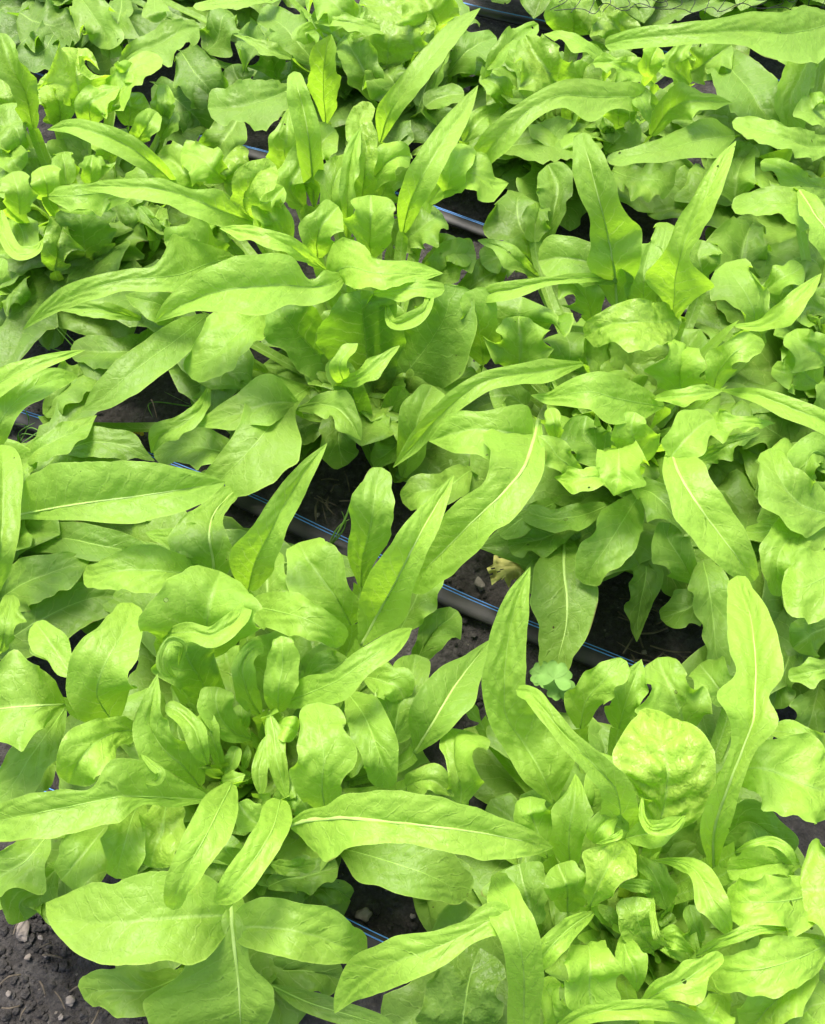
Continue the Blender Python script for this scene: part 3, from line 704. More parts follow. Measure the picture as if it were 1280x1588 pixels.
J 6 t.3|1260 330 7 20 20;1240 410 8 50 50;1220 480 7 10 10
J 6 t.4|1300 140 9 20 20;1230 170 11 50 50;1180 210 10 20 20
B 6 t.78|490 900 13 20 20;485 820 16 50 50;490 730 18 48 52;505 650 18 25 32;505 600 17 4 4
B 6 t.65 f.8|480 1030 13 30 40;480 960 17 55 65;450 880 17 12 24
B 6 t.7|420 860 14 20 20;390 780 16 50 55;365 710 17 45 50;365 670 16 10 10
B 6 t.8|560 1030 16 15 15;500 1070 19 32 30;440 1125 20 40 38;390 1185 19 32 30;368 1215 18 10 10
B 6 t.55|790 1020 13 20 20;770 950 15 45 40;720 880 15 22 22;703 852 14 4 4
B 6 t.88|540 1130 15 50 50;550 1200 18 75 75;555 1280 17 70 65;560 1340 16 36 36
B 6 t.9|700 1320 16 10 10;770 1275 19 35 40;850 1240 20 45 60;920 1190 20 32 30;962 1160 19 6 6
B 6 t.65|880 1200 13 20 20;830 1130 15 40 45;780 1100 15 25 20;758 1105 14 5 5
B 6 t.92 f.1|1290 960 15 60 40;1180 990 18 90 80;1080 1000 19 75 70;1000 1000 18 55 60;970 1000 17 12 12
B 6 t.92 f.0|1350 950 15 60 60;1270 960 17 130 130;1200 960 17 50 50
B 6 t.75 f.7|1200 880 15 20 20;1110 880 17 45 60;1030 895 17 35 45;975 900 16 8 8
B 6 t.85 f.0|1280 1130 15 30 30;1200 1170 18 85 70;1100 1200 19 85 70;1000 1210 18 65 50;925 1220 16 8 8
B 6 t.85|1250 1190 14 40 30;1160 1270 17 70 80;1090 1340 16 80 80;1040 1410 14 10 10
B 6 t.8|880 1165 15 10 10;960 1120 18 22 20;1070 1085 19 20 22;1180 1080 18 5 5
B 6 t.88|440 1395 15 15 15;550 1345 18 30 30;680 1330 19 30 35;820 1340 18 25 30;910 1376 16 8 8
B 6 t.85|960 1290 14 30 30;930 1350 16 60 60;900 1410 15 40 40
B 6 t.85|760 1400 14 40 40;810 1370 16 40 40;860 1330 16 10 10
B 6 t.85|470 1400 14 40 40;430 1330 16 60 50;420 1270 16 30 40;440 1230 15 8 8
B 6 t.8|1320 1300 13 40 40;1230 1330 15 60 60;1180 1390 14 30 30
B 6 t.78 l.0 r.4|345 1460 14 50 50;345 1330 17 55 55;345 1220 20 52 60;330 1120 22 58 68;300 1020 22 66 56;270 930 20 28 28;265 905 19 6 6/340 1090 21 30 40;260 1050 22 55 60;180 1090 22 40 42;60 1145 22 66 58;-60 1185 21 76 72;-150 1235 19 60 72;-210 1290 17 30 35;-242 1343 16 5 5
B 6 t.25 b1|150 1430 8 100 100;160 1320 10 140 120;180 1220 11 110 100;210 1140 11 18 18
B 6 t.4|380 1070 12 30 30;350 960 14 100 70;330 880 14 90 90
A 5 t.3|840 1255 8 8 8;960 1310 10 35 35;1090 1350 10 35 35;1220 1390 9 10 10
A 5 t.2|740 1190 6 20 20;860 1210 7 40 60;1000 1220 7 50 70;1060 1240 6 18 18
A 5 t.45|840 880 11 10 10;900 890 14 22 22;980 880 13 6 6
A 5 t.3|830 950 9 20 20;900 920 11 40 40;990 900 11 40 40;1050 890 10 8 8
A 5 t.2|900 940 6 20 20;980 950 7 40 40;1060 970 7 30 30;1085 990 6 6 6
A 6 t.3|10 250 7 20 20;70 170 9 50 55;140 95 8 12 12
A 6 t.4 m1.6|5 535 11 10 15;70 430 14 90 60;130 330 14 80 75;190 250 13 30 40;245 182 12 4 4
A 6 t.5|-60 500 11 50 50;-40 400 13 70 60;0 300 13 60 60;10 230 12 18 18
B 6 t.7|150 700 11 20 20;150 610 13 45 60;150 520 13 60 70;165 465 12 12 12
A 6 t.6|-20 640 11 30 30;50 620 13 50 40;130 670 12 5 5
B 6 t.5|210 440 9 6 6;175 395 10 20 18;147 362 10 4 4
A 5 t.6|820 770 14 20 20;770 730 15 40 40;740 690 15 30 30
A 5 t.55|960 720 13 20 20;930 680 14 40 40;880 660 14 30 30
A 5 t.5|740 870 13 20 20;700 830 15 40 50;720 790 15 40 30
E 1 t.5 b1|170 840 9 30 30;180 750 12 45 50;210 680 12 35 35
E 1 t.6|220 560 12 20 20;205 510 14 35 35;200 470 14 10 10
E 1 t.6|290 560 12 20 20;290 510 14 35 35;290 480 14 10 10
E 1 t.7|510 390 12 15 15;505 320 15 28 25;510 260 15 10 10
E 1 t.5|60 480 12 20 20;50 420 14 60 60;30 370 14 50 50;20 320 13 8 8
E 1 t.6 b1|180 380 12 30 30;160 310 14 60 60;140 250 14 30 30
E 1 t.7|40 350 12 30 30;20 290 14 40 40;0 230 14 20 20
E 1 t.3|300 820 7 40 40;330 720 10 90 90;340 650 11 60 60;330 620 11 12 12
E 1 t.25|150 840 6 40 40;250 850 8 50 50;350 830 8 40 40;420 790 7 8 8
E 1 t.3|-20 860 7 30 30;30 890 8 50 50;70 920 8 30 30;85 935 7 6 6
E 1 t.5|-30 900 9 10 10;-10 850 12 30 30;10 800 12 12 12
E 1 t.45|500 640 9 20 20;480 690 11 40 40;500 740 10 30 30
E 1 t.35|420 630 9 10 10;460 690 11 18 18;520 720 11 8 8
C 2 t.5|20 900 7 30 30;90 850 10 55 55;150 800 11 50 45;195 780 11 10 10
C 2 t.45|-60 760 9 30 30;0 720 12 60 55;50 690 13 55 50;90 660 13 12 12
C 2 t.5|60 790 9 20 20;130 780 11 40 40;190 800 11 8 8
D 2 t.45|420 850 6 20 20;340 790 9 45 45;270 790 10 40 40;215 820 10 8 8
C 2 t.5|-120 640 10 30 30;-70 560 14 50 50;-40 500 15 40 40;-30 460 15 10 10
C 1 t.6|1000 560 11 25 25;960 500 14 50 40;1000 440 16 50 45;1040 400 16 10 10
C 3 t.4|830 200 7 20 20;760 190 9 45 45;700 230 9 50 45;640 260 8 40 30;610 290 7 8 8
C 3 t.45|760 480 8 20 20;690 440 10 50 50;600 420 10 55 50;520 440 9 40 40;480 460 8 8 8
I 3 t.4|100 560 8 20 20;190 560 10 50 50;300 560 10 50 50;420 600 9 40 40;500 640 8 8 8
A 3 t.4|860 1000 9 30 30;830 880 11 60 60;830 800 11 55 50;850 740 10 12 12
A 3 t.45|1240 1000 9 30 30;1290 900 11 60 60;1330 800 11 55 50;1340 720 10 12 12
D 2 t.55|720 970 11 30 30;720 880 15 60 60;730 800 16 50 50;740 755 16 10 10
D 2 t.5|560 1000 11 20 20;540 930 14 50 50;500 880 15 45 45;460 850 15 10 10
G 2 t.5|850 230 9 30 30;900 200 12 50 50;950 165 13 40 40;990 140 13 8 8
C 2 t.45|140 920 8 20 20;210 860 10 42 42;270 825 9 36 36;310 800 8 8 8
H 2 t.5|1300 160 9 30 30;1240 130 11 50 50;1170 150 12 40 40;1120 170 12 8 8
C 1 t.6|940 640 12 30 30;900 580 15 50 45;950 500 16 45 45;985 455 16 10 10
C 1 t.7|1060 700 13 30 30;1030 620 16 50 45;1050 540 17 45 40;1090 490 17 10 10
C 1 t.55|820 720 11 30 30;740 690 13 50 45;690 640 14 40 40;650 620 14 10 10
C 1 t.5|760 820 10 20 20;690 770 12 60 50;600 740 12 50 50;540 720 12 12 12
C 3 t.35|740 190 6 20 20;690 240 8 50 50;650 290 8 45 45;620 330 7 10 10
C 3 t.3|500 110 6 20 20;400 130 8 50 50;300 130 8 45 45;220 120 7 8 8
C 3 t.4|1240 330 5 20 20;1230 420 7 45 45;1180 460 7 30 30;1150 470 6 6 6
C 3 t.3|1080 330 6 30 30;1050 400 8 60 60;1060 450 7 50 50;1080 480 6 10 10
C 7 t.7 w.3 f.8|560 640 17 8 8;575 690 18 18 18;640 680 19 22 20;690 630 19 16 16;695 595 18 6 6
C 7 t.8 f.2 w.6|520 600 18 10 10;600 590 19 28 28;680 580 19 25 25;740 590 18 8 8
C 7 t.32 f.1 w.4|560 960 5 40 40;620 850 9 90 110;700 740 13 110 130;750 640 16 60 80;745 575 17 8 8
C 7 t.34 f.2 w.8|480 900 5 30 30;390 820 9 80 70;300 740 13 75 80;240 660 16 60 60;220 630 16 10 10
C 7 t.30 f.25 w.6|500 940 5 60 60;500 820 9 120 110;490 700 14 135 115;480 620 17 80 80;478 590 17 12 12
C 7 t.6 w.5|860 820 9 20 20;850 740 13 40 50;835 650 16 40 60;800 600 17 10 10
A 5 t.4|160 560 8 30 30;100 620 9 60 60;40 660 9 50 50;-20 690 8 10 10
A 8 t.5 f.5 m.3|520 520 12 40 40;480 420 15 100 90;430 340 17 130 130;400 270 18 110 110;380 225 18 20 20/375 428 18 6 6;312 385 19.5 28 28;300 305 20.5 30 30;340 242 20.5 28 26;398 262 20 20 20;385 320 19 12 12;375 360 18 4 4
A 8 t.62 f.4|480 960 12 60 60;400 860 15 110 110;290 760 17 130 90;235 650 18 85 75;250 520 19 50 40;270 400 19 3 3/190 800 18 8 8;240 850 19.5 18 18;285 890 20 22 22;270 930 19.5 18 18;200 945 18 4 4
A 8 t.68 l.7 r.2|520 850 15 10 10;490 780 17 45 35;450 670 18 50 40;380 590 18 40 35;310 555 18 10 10
A 8 t.6 f.7|580 850 13 25 20;555 750 15 35 30;520 650 16 50 45;500 590 16 18 18
A 8 t.6 f.4|740 725 12 10 10;650 690 14 45 60;580 610 16 80 70;560 520 17 70 75;570 465 17 26 26
A 8 t.65 f.4|780 600 13 30 30;730 520 15 70 50;700 430 17 60 60;700 340 18 50 60;750 275 18 40 40;800 265 17 12 18
A 8 t.7 f-.2 w.5|870 590 14 50 50;870 480 17 65 65;890 360 18 80 85;890 260 19 45 50;885 212 19 10 10
A 8 t.6|600 900 12 20 20;640 830 13 35 35;665 760 13 22 22
A 8 t.75|590 930 13 15 15;650 920 14 35 40;705 900 14 8 8
A 8 t.5|700 870 11 15 15;715 800 12 20 20;720 755 12 8 8
A 8 t.72 f.15|785 995 14 20 20;775 880 15 32 38;800 760 15 25 25;805 710 15 4 4
A 8 t.68 f-.2|830 610 16 20 35;850 700 16 50 45;860 820 16 45 50;890 930 15 35 45;920 1040 14 3 3
A 8 t.92 f.1|870 650 15 20 20;920 670 16 60 65;965 690 15 26 46
A 8 t.55|700 680 12 20 20;690 610 14 40 40;690 550 14 26 26
A 8 t.5|1000 1000 12 20 20;960 960 14 50 50;900 990 14 40 40;870 1060 13 12 12
A 8 t.4|1010 420 13 20 20;1080 360 14 55 45;1170 350 13 40 30;1200 330 12 8 8
A 8 t.4|420 560 10 40 40;370 660 12 60 60;400 760 12 50 50;430 800 11 10 10
B 9 t.8 l.2 r-.1|560 430 15 10 10;650 430 17 15 30;750 470 19 50 40;830 590 20 75 70;880 690 20 65 60;925 780 18 28 28;937 808 17 8 8
B 9 t.8 f.15 b1|240 660 16 12 12;280 560 18 70 80;340 450 19 105 110;410 360 18 40 60;430 330 17 8 8
B 9 t.8 f.5|380 200 18 20 20;320 230 19 60 60;270 290 19 50 45;250 335 18 12 12/270 347 19 4 4;330 332 20 14 14;392 298 20 14 14;400 275 19 4 4
B 9 t.45|360 550 15 6 6;450 550 16 28 30;540 575 16 30 25;565 600 15 4 4
B 9 t.65 f.2 b1|560 880 13 40 60;500 790 16 80 70;475 700 17 75 75;470 630 17 75 80;470 610 17 50 60/555 615 17 8 8;555 720 18 14 14;580 820 18 20 18;645 865 16 3 3
B 9 t.75 f.5|400 800 15 15 15;420 880 17 60 55;465 980 17 60 55;475 1080 15 8 8
B 9 t.75|580 820 14 15 15;660 835 16 45 35;760 890 14 8 8
B 9 t.8 w.2|960 390 16 8 8;1050 350 18 22 22;1150 335 18 25 25;1230 390 18 22 22;1260 460 17 8 8
B 9 t.7 w.2|930 480 16 6 6;1000 440 17 25 25;1070 470 17 22 22;1080 530 16 5 5
B 9 t.82 w.2 l.8 r.8|500 120 18 8 8;500 210 19 16 16;540 275 20 25 22;640 270 20 30 25;715 205 19 3 3
B 9 t.45|800 830 13 15 15;760 740 15 40 35;735 650 15 12 12
B 9 t.4|620 720 11 20 20;640 740 12 35 30;600 700 12 30 25;580 690 11 8 8
B 9 t.4|260 650 12 10 10;330 690 13 30 30;400 770 12 12 12
E 10 t.85 w.3|10 980 15 12 12;20 1100 16 45 35;100 1200 17 40 30;190 1170 17 25 22;215 1120 16 6 6
E 10 t.5|60 1000 11 30 30;110 1080 12 70 60;120 1150 12 50 50;110 1200 12 12 12
E 10 t.68 l.3 r-.4|240 910 15 20 20;340 910 17 60 65;450 900 17 55 95;560 880 16 50 50;640 830 15 6 6
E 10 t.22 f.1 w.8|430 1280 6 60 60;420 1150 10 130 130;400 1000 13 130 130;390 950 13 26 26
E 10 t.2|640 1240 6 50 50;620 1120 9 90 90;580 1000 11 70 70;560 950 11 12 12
E 10 t.8 f.2|100 1000 13 50 50;90 880 16 75 70;60 790 16 36 36
E 10 t.8 f.2|240 930 13 50 50;230 840 16 70 80;200 765 16 30 30
E 10 t.6|330 850 14 40 40;320 760 15 55 50;310 700 15 16 16
E 10 t.65|450 850 13 30 30;450 760 15 40 45;460 710 15 14 14
E 10 t.55 b1|640 560 12 40 40;650 460 15 80 80;640 395 15 30 30
E 10 t.75|680 640 12 40 30;730 560 15 60 55;780 490 15 36 26
E 10 t.6|800 560 12 20 20;820 450 15 35 30;810 360 15 14 14
E 10 t.4|800 620 11 20 20;840 550 13 50 40;870 490 13 18 18
E 10 t.85 f.3|450 550 13 60 60;450 450 16 75 80;520 410 16 50 50;600 370 16 8 8
E 10 t.85|560 330 15 40 40;630 290 17 60 55;660 250 17 20 20
E 10 t.7 b1|560 720 12 40 40;520 650 14 60 60;470 610 14 20 20
E 10 t.8 b1|300 560 12 40 40;290 440 15 75 75;230 350 15 50 50;200 330 15 10 10
E 10 t.6|30 620 12 30 30;60 720 14 70 60;110 780 13 12 12
E 10 t.3|760 1180 8 20 20;770 1080 11 30 30;690 960 12 12 12
C 1 t.55|620 720 11 20 20;680 700 13 40 40;640 680 13 30 30;590 690 12 8 8
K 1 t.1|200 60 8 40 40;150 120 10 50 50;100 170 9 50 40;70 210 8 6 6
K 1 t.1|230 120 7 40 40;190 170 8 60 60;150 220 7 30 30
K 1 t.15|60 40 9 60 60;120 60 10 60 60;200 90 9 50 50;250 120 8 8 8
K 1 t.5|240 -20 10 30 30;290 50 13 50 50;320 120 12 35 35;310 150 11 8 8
F 1 t.3|380 -20 10 20 20;370 50 12 40 40;350 120 11 40 40;340 180 10 8 8
F 1 t.6|480 -20 11 20 20;480 30 13 30 30;490 70 12 6 6
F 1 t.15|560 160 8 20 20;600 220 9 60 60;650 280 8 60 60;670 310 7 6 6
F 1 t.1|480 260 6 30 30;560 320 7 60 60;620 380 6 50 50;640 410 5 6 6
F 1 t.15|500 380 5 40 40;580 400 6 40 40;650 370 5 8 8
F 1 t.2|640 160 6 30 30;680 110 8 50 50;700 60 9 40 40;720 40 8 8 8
F 1 t.2|860 240 9 20 20;830 160 11 60 60;780 120 11 50 50;740 100 10 8 8
F 1 t.65|905 180 13 10 10;840 150 15 18 20;725 108 14 3 3
F 1 t.25|760 280 6 30 30;730 230 7 40 40;720 200 7 8 8
F 1 t.3|740 365 9 45 45;690 430 9 62 55;660 490 7 40 40;640 520 6 8 8
F 1 t.3|980 200 10 20 20;930 130 12 60 60;860 60 12 60 50;810 30 11 8 8
F 1 t.55|980 90 13 10 10;950 100 14 30 30;960 135 13 8 8
F 1 t.6 b1|1200 200 11 50 50;1210 120 14 90 90;1240 50 15 100 90;1260 0 15 20 20
F 1 t.4|1160 310 9 20 20;1130 220 12 50 45;1090 150 13 40 40;1070 110 12 8 8
F 1 t.3|1250 300 9 30 30;1210 240 11 80 60;1190 190 11 30 30
F 1 t.7|1200 100 14 10 10;1120 80 15 22 22;1040 70 15 18 18;975 70 14 4 4
F 1 t.65|1100 60 13 30 30;1050 20 15 60 60;1000 -20 15 50 50;960 -50 14 8 8
F 1 t.7 b1|1360 80 12 50 50;1340 30 15 90 80;1310 -30 15 60 60
F 1 t.7|880 -20 12 20 20;740 5 14 20 20;600 20 13 6 6
F 1 t.2|1300 330 8 20 20;1330 250 9 50 40;1370 190 9 40 30;1400 150 8 6 6
G 2 t.4|40 330 9 20 20;80 300 10 30 30;160 290 10 25 25
G 2 t.35|60 290 9 8 8;90 210 11 12 12;125 130 11 5 5
'''
for ln in HERO.strip().splitlines():
    hero(ln)

# ------------------------------------------------------------------ the rest of each rosette, built leaf by leaf in space
CLEAR = [(45, 650, 30), (215, 640, 38), (245, 600, 25), (400, 765, 30), (500, 760, 38), (512, 830, 22), (545, 740, 25), (730, 940, 48),
         (760, 885, 28), (920, 1010, 28), (1020, 960, 62), (600, 1400, 48), (720, 1100, 24), (728, 346, 20), (700, 385, 12),
         (50, 1500, 85), (120, 1560, 60), (300, 215, 12), (405, 222, 18), (785, 28, 26), (1225, 1275, 22), (575, 1460, 14), (740, 1070, 18)]
def prof(u, kind, rr):
    """half width along an oak-leaf lettuce leaf, 0..1"""
    body = np.clip(u/.25, 0, 1)**.8*np.sqrt(np.clip(1-((u-.55)/.46)**2*(u > .55), 0, 1))
    lob = 1 + kind*.38*np.sin(u*2*np.pi*2.3 + rr.uniform(0, 6))
    return np.maximum(body*lob, .03)*np.sqrt(np.clip((1.001-u)/.06, 0.02, 1))

def free_leaf(pk, az, z0, length, width, e0, e1, tone, rr, wave=1.3, lobes=1.0, fold=.3, test=True, mat=None, twist=.5):
    seedc[0] += 1; sd = seedc[0]*1.37
    nu, nv = 34, 17
    s = np.linspace(0, 1, nu)
    e = R(e0) + (R(e1)-R(e0))*s**1.2
    a = az + .35*rr.uniform(-1, 1)*s
    ds = length/(nu-1)
    d = np.stack([np.cos(e)*np.cos(a), np.cos(e)*np.sin(a), np.sin(e)], 1)*ds
    P = np.cumsum(d, axis=0) + centre[pk] + np.array([math.cos(az)*.008, math.sin(az)*.008, z0])
    lat = np.stack([-np.sin(a), np.cos(a), np.zeros(nu)], 1)
    tw = rr.uniform(-twist, twist)*s
    nrm = np.cross(d/ds, lat)
    nrm = np.where(nrm[:, 2:3] < 0, -nrm, nrm)
    lat2 = lat*np.cos(tw)[:, None] + nrm*np.sin(tw)[:, None]
    V = np.linspace(-1, 1, nv); av = np.abs(V)
    wl, wr = width*prof(s, lobes, rr), width*prof(s, lobes, rr)
    W = np.where(V[None, :] < 0, wl[:, None], wr[:, None])
    off = W*V[None, :]
    up = np.abs(off)*fold*(1.2-.6*av[None, :]**2)
    pos = P[:, None, :] + lat2[:, None, :]*off[..., None] + nrm[:, None, :]*up[..., None]
    pos[..., 2] = np.maximum(pos[..., 2], .004 + .002*av[None, :])
    if test:
        x, y = proj(pos.reshape(-1, 3))
        for cx, cy, r in CLEAR:
            if (np.hypot(x-cx, y-cy) < r*.82).any(): return None
    lens = s*length
    v, uv, flip = finish_grid(pos, W, lens, sd, wave, 1.2)
    q = grid_quads(nu, nv)
    if flip: q = q[:, ::-1]
    ob = add_leaf(pk, [(v, uv, q)], tone, mat)
    return ob

for i, pk in enumerate(PLANTS):
    rr = random.Random(100+i)
    tb = {'K': .12, 'C': .25, 'F': .22}.get(pk, .32)  # K and F: shade of the top left corner put into darker leaf tones
    nh = sum(1 for o in col.objects if o.parent == plant[pk] and o.name.startswith('leaf'))
    room = 99 - nh - (6 if pk in 'AB' else 12)
    n_out = min(26, int(room*.6)); n_mid = min(18, room-n_out)
    if pk in 'CD': n_out -= 3
    n = 0
    for k in range(110):                       # old outer leaves near the soil
        if n >= n_out: break
        a = k*2.399 + rr.uniform(-.2, .2)
        if free_leaf(pk, a, .018+.0006*k, rr.uniform(.11, .18), rr.uniform(.024, .038), rr.uniform(25, 45), rr.uniform(-35, -5), tb+rr.uniform(-.1, .1), rr, 1.0): n += 1
    n = 0
    for k in range(40):                       # half-grown leaves
        if n >= n_mid: break
        a = k*2.399 + rr.uniform(-.3, .3)
        if free_leaf(pk, a, .035, rr.uniform(.09, .125), rr.uniform(.024, .034), rr.uniform(50, 65), rr.uniform(5, 35), tb+.2+rr.uniform(-.1, .1), rr, 2.0 if pk in 'ABE' else 1.5, .8, .45): n += 1
    for k in range(6 if pk in 'AB' else 12):                       # the curled heart
        a = k*2.399
        f = k/14 if pk not in 'AB' else .3+k/9
        free_leaf(pk, a, .045, .088-.038*f, rr.uniform(.017, .025)-.006*f, 62+12*f, rr.uniform(-15, 30)+30*f, .5+.2*rr.random(), rr, 2.4, .7, .6, False, None, 1.3)

# young and lower leaves that close the canopy: aimed from the nearest crown at places still bare
CELL = 14
GX, GY = int(PW/CELL)+1, int(PH/CELL)+1
cov = np.zeros((GY, GX), bool)
def splat(o):
    me = o.data; a = np.empty(len(me.vertices)*3, np.float32); me.vertices.foreach_get('co', a)
    p = a.reshape(-1, 3) + np.array(o.parent.location)
    x, y = proj(p); i = (y/CELL).astype(int); j = (x/CELL).astype(int)
    k = (i >= 0) & (i < GY) & (j >= 0) & (j < GX); cov[i[k], j[k]] = True
for o in list(col.objects):
    if o.name.split('.')[0] == 'leaf': splat(o)
yy, xx = np.mgrid[0:GY, 0:GX]
keep = np.zeros_like(cov)
for cx, cy, r_ in CLEAR: keep |= np.hypot(xx*CELL+7-cx, yy*CELL+7-cy) < r_+8
rr = random.Random(77); tried = np.zeros_like(cov); added = 0
nchild = {k: sum(1 for o in col.objects if o.parent == plant[k]) for k in plant}
for it in range(900):
    free = ~(cov | keep | tried)
    # wants a bare neighbourhood, not a one-cell crack
    nb = sum(np.roll(np.roll(free, a, 0), b, 1) for a in (-1, 0, 1) for b in (-1, 0, 1))
    cand = np.argwhere(free & (nb >= 3))
    if not len(cand) or added > 230: break
    i, j = cand[rr.randrange(len(cand))]; tried[i, j] = True
    tgt = at(j*CELL+7, i*CELL+7, .05)
    ks = sorted(plant, key=lambda k: np.hypot(*(tgt-centre[k])[:2]) + (9 if nchild[k] > 96 else 0))
    for k in ks[:2]:
        if nchild[k] > 99: continue
        d = tgt-centre[k]; dist = math.hypot(d[0], d[1])
        if dist > .30: continue
        e0 = rr.uniform(18, 34); ok = None
        for q in range(5):
            ok = free_leaf(k, math.atan2(d[1], d[0])+rr.uniform(-.12, .12)*(q+1), .025, dist/.86+rr.uniform(.0, .03), rr.uniform(.026, .038)*(1-.12*q), e0, rr.uniform(-22, 0), rr.uniform(.12, .42), rr, 1.2)
            if ok: break
        if ok:
            splat(ok); nchild[k] += 1; added += 1; break
print('closing leaves', added, nchild)

# ------------------------------------------------------------------ drip tapes
def smooth_path(P, n):
    P = np.asarray(P, float); t = np.concatenate([[0], np.cumsum(np.linalg.norm(np.diff(P, axis=0), axis=1))])
    return catmull(P, t, np.linspace(0, t[-1], n))
def drip(pts, label):
    P = [at(x, y, .006) for x, y in pts]
    P = [P[0] + (P[0]-P[1])/np.linalg.norm(P[0]-P[1])*.6] + P + [P[-1] + (P[-1]-P[-2])/np.linalg.norm(P[-1]-P[-2])*.6]
    P = smooth_path(P, 120)
    base = P[60].copy(); base[2] = 0
    t = thing('drip_hose', label, 'hose', base, 'drip hoses laid along the rows')
    rad = .0096*(1+.04*np.sin(np.linspace(0, 40, 120)))
    add_obj('hose_body', tube_mesh([tube(P-base, rad, .42, 20)]), t, M_TAPE)
    T = np.gradient(P, axis=0); T /= np.linalg.norm(T, axis=1, keepdims=True)
    lat = np.cross(T, [0, 0, 1.0]); nrm = np.cross(lat, T)
    for ang in (118, 146):                     # two printed lines on the far shoulder
        ca, sa = math.cos(R(ang)), math.sin(R(ang))
        Q = P + rad[:, None]*(ca*lat + .42*sa*nrm)*1.0
        add_obj('stripe', tube_mesh([tube(Q-base, .0005, 1, 6)]), t, M_BLUE)
    return t
drip([(30, 648), (200, 705), (390, 780), (510, 838), (740, 945), (930, 1022), (1060, 1075)], 'black drip hose in the middle of the bed, passing below the withered leaf')
drip([(130, 150), (290, 213), (410, 243), (735, 352), (900, 415)], 'black drip hose glimpsed between long pointed leaves, one row behind the middle')
drip([(640, -10), (760, 22), (825, 36), (1000, 80)], 'short glimpse of black drip hose at the very top between two lettuces')
drip([(420, 1392), (500, 1427), (573, 1464), (660, 1505), (800, 1570)], 'nearest drip hose, almost hidden, one blue glint beside the pale stone')

# ------------------------------------------------------------------ small things on the soil
def stone(px, py, rpx0, label, mat, group='stones lying on the soil'):
    rpx = rpx0*.72; p = at(px, py, .002); r = rpx*np.linalg.norm(p-CP)/FPX
    seedc[0] += 1
    import bmesh
    bm = bmesh.new(); bmesh.ops.create_icosphere(bm, subdivisions=3, radius=1)
    sd = Vector((seedc[0]*3.1, 1, 2))
    rr = random.Random(seedc[0]); sx, sy, sz = rr.uniform(.9, 1.15), rr.uniform(.75, .95), rr.uniform(.5, .7)
    for v in bm.verts:
        d = 1 + .55*noise.noise(v.co*1.1+sd) + .12*noise.noise(v.co*2.4+sd)
        c = v.co*d; v.co = Vector((c.x*sx*r, c.y*sy*r, c.z*sz*r))
    me = bpy.data.meshes.new('stone'); bm.to_mesh(me); bm.free()
    o = add_obj('stone', me, None, mat, (p[0], p[1], r*.08)); o.rotation_euler = (0, 0, rr.uniform(0, 6))
    tag(o, label, 'stone', group)
stone(35, 1443, 16, 'biggest pinkish stone on the bare soil at the lower left', M_PALE)
stone(42, 1484, 6, 'small pale stone just under the biggest pinkish stone', M_PALE)
stone(108, 1551, 9, 'rough stone on bare soil closest to the big lobed leaf', M_STONE)
stone(62, 1453, 5, 'tiny grey pebble right of the biggest pinkish stone', M_STONE)
stone(70, 1481, 4, 'tiny pebble midway between the big pinkish stone and the lobed leaf', M_STONE)
stone(93, 1577, 5, 'small grey pebble at the bottom edge of the bare soil', M_STONE)
stone(12, 1540, 5, 'small pebble on the bare soil at the left edge', M_STONE)
stone(565, 1417, 15, 'pale angular stone in the dark gap beneath the long horizontal leaf', M_PALE)
stone(744, 904, 13, 'grey stone behind the middle drip hose, beside the withered leaf', M_STONE)
stone(702, 980, 7, 'white chip by the ragged leaf below the middle drip hose', M_PALE)
stone(652, 707, 7, 'pale crumb in the gap beneath the dark cupped head', M_PALE)
stone(492, 797, 6, 'brownish chip in front of the tall pointed leaf above the middle hose', M_PALE)
stone(1000, 1010, 6, 'grey crumb among dry straw in the dark gap', M_STONE)
stone(640, 1420, 6, 'small dull pebble right of the pale angular stone', M_STONE)

def blade(P, w, mat=None):
    """a thin grass blade: folded tapered strip as tube"""
    P = smooth_path(P, 18); s = np.linspace(0, 1, 18)
    return tube(P, w*(1-s)**.6*np.clip(.5+s*4, 0, 1)+.0001, .25, 6)

def weed(name, label, cat, base_px, blades, w, mat, cr, group=None):
    ox, oy, _ = CROP[cr]
    b = at(ox+base_px[0]/2, oy+base_px[1]/2, 0.0); b[2] = 0
    t = thing(name, label, cat, b, group)
    for bl in blades:
        P = [b] + [at(ox+x/2, oy+y/2, z/100) for x, y, z in bl]
        add_obj('blade', tube_mesh([blade(np.array(P)-b, w)]), t, mat)
    return t
weed('grass_weed', 'thin grass weed with spread blades at the left, under the longest pointed leaf', 'weed', (310, 210),
     [[(240, 130, 5), (160, 40, 8)], [(220, 140, 4), (118, 110, 6)], [(300, 150, 5), (283, 85, 8)], [(250, 120, 6), (180, 50, 9)],
      [(270, 170, 4), (215, 135, 5)], [(330, 160, 4), (300, 130, 6)], [(290, 180, 4), (255, 110, 7)], [(320, 170, 3), (345, 120, 6)]], .0011, M_GRASS, 3)
weed('grass_weed', 'bluish grass seedlings crossing the middle hose at the left edge', 'weed', (60, 420),
     [[(80, 360, 3), (30, 355, 5)], [(110, 370, 4), (135, 385, 4)], [(90, 340, 4), (75, 305, 6)], [(60, 380, 3), (110, 350, 5)], [(170, 350, 3), (260, 318, 5)], [(80, 385, 3), (125, 395, 3)]], .0012, M_GRASS, 3)
wd = weed('budding_weed', 'spindly weed with tiny yellow buds on the soil at the left', 'weed', (425, 420),
     [[(412, 360, 3), (395, 295, 6)], [(450, 320, 4), (470, 280, 6), (490, 345, 5)], [(380, 400, 2), (385, 335, 4)]], .0010, M_STRAW, 3)
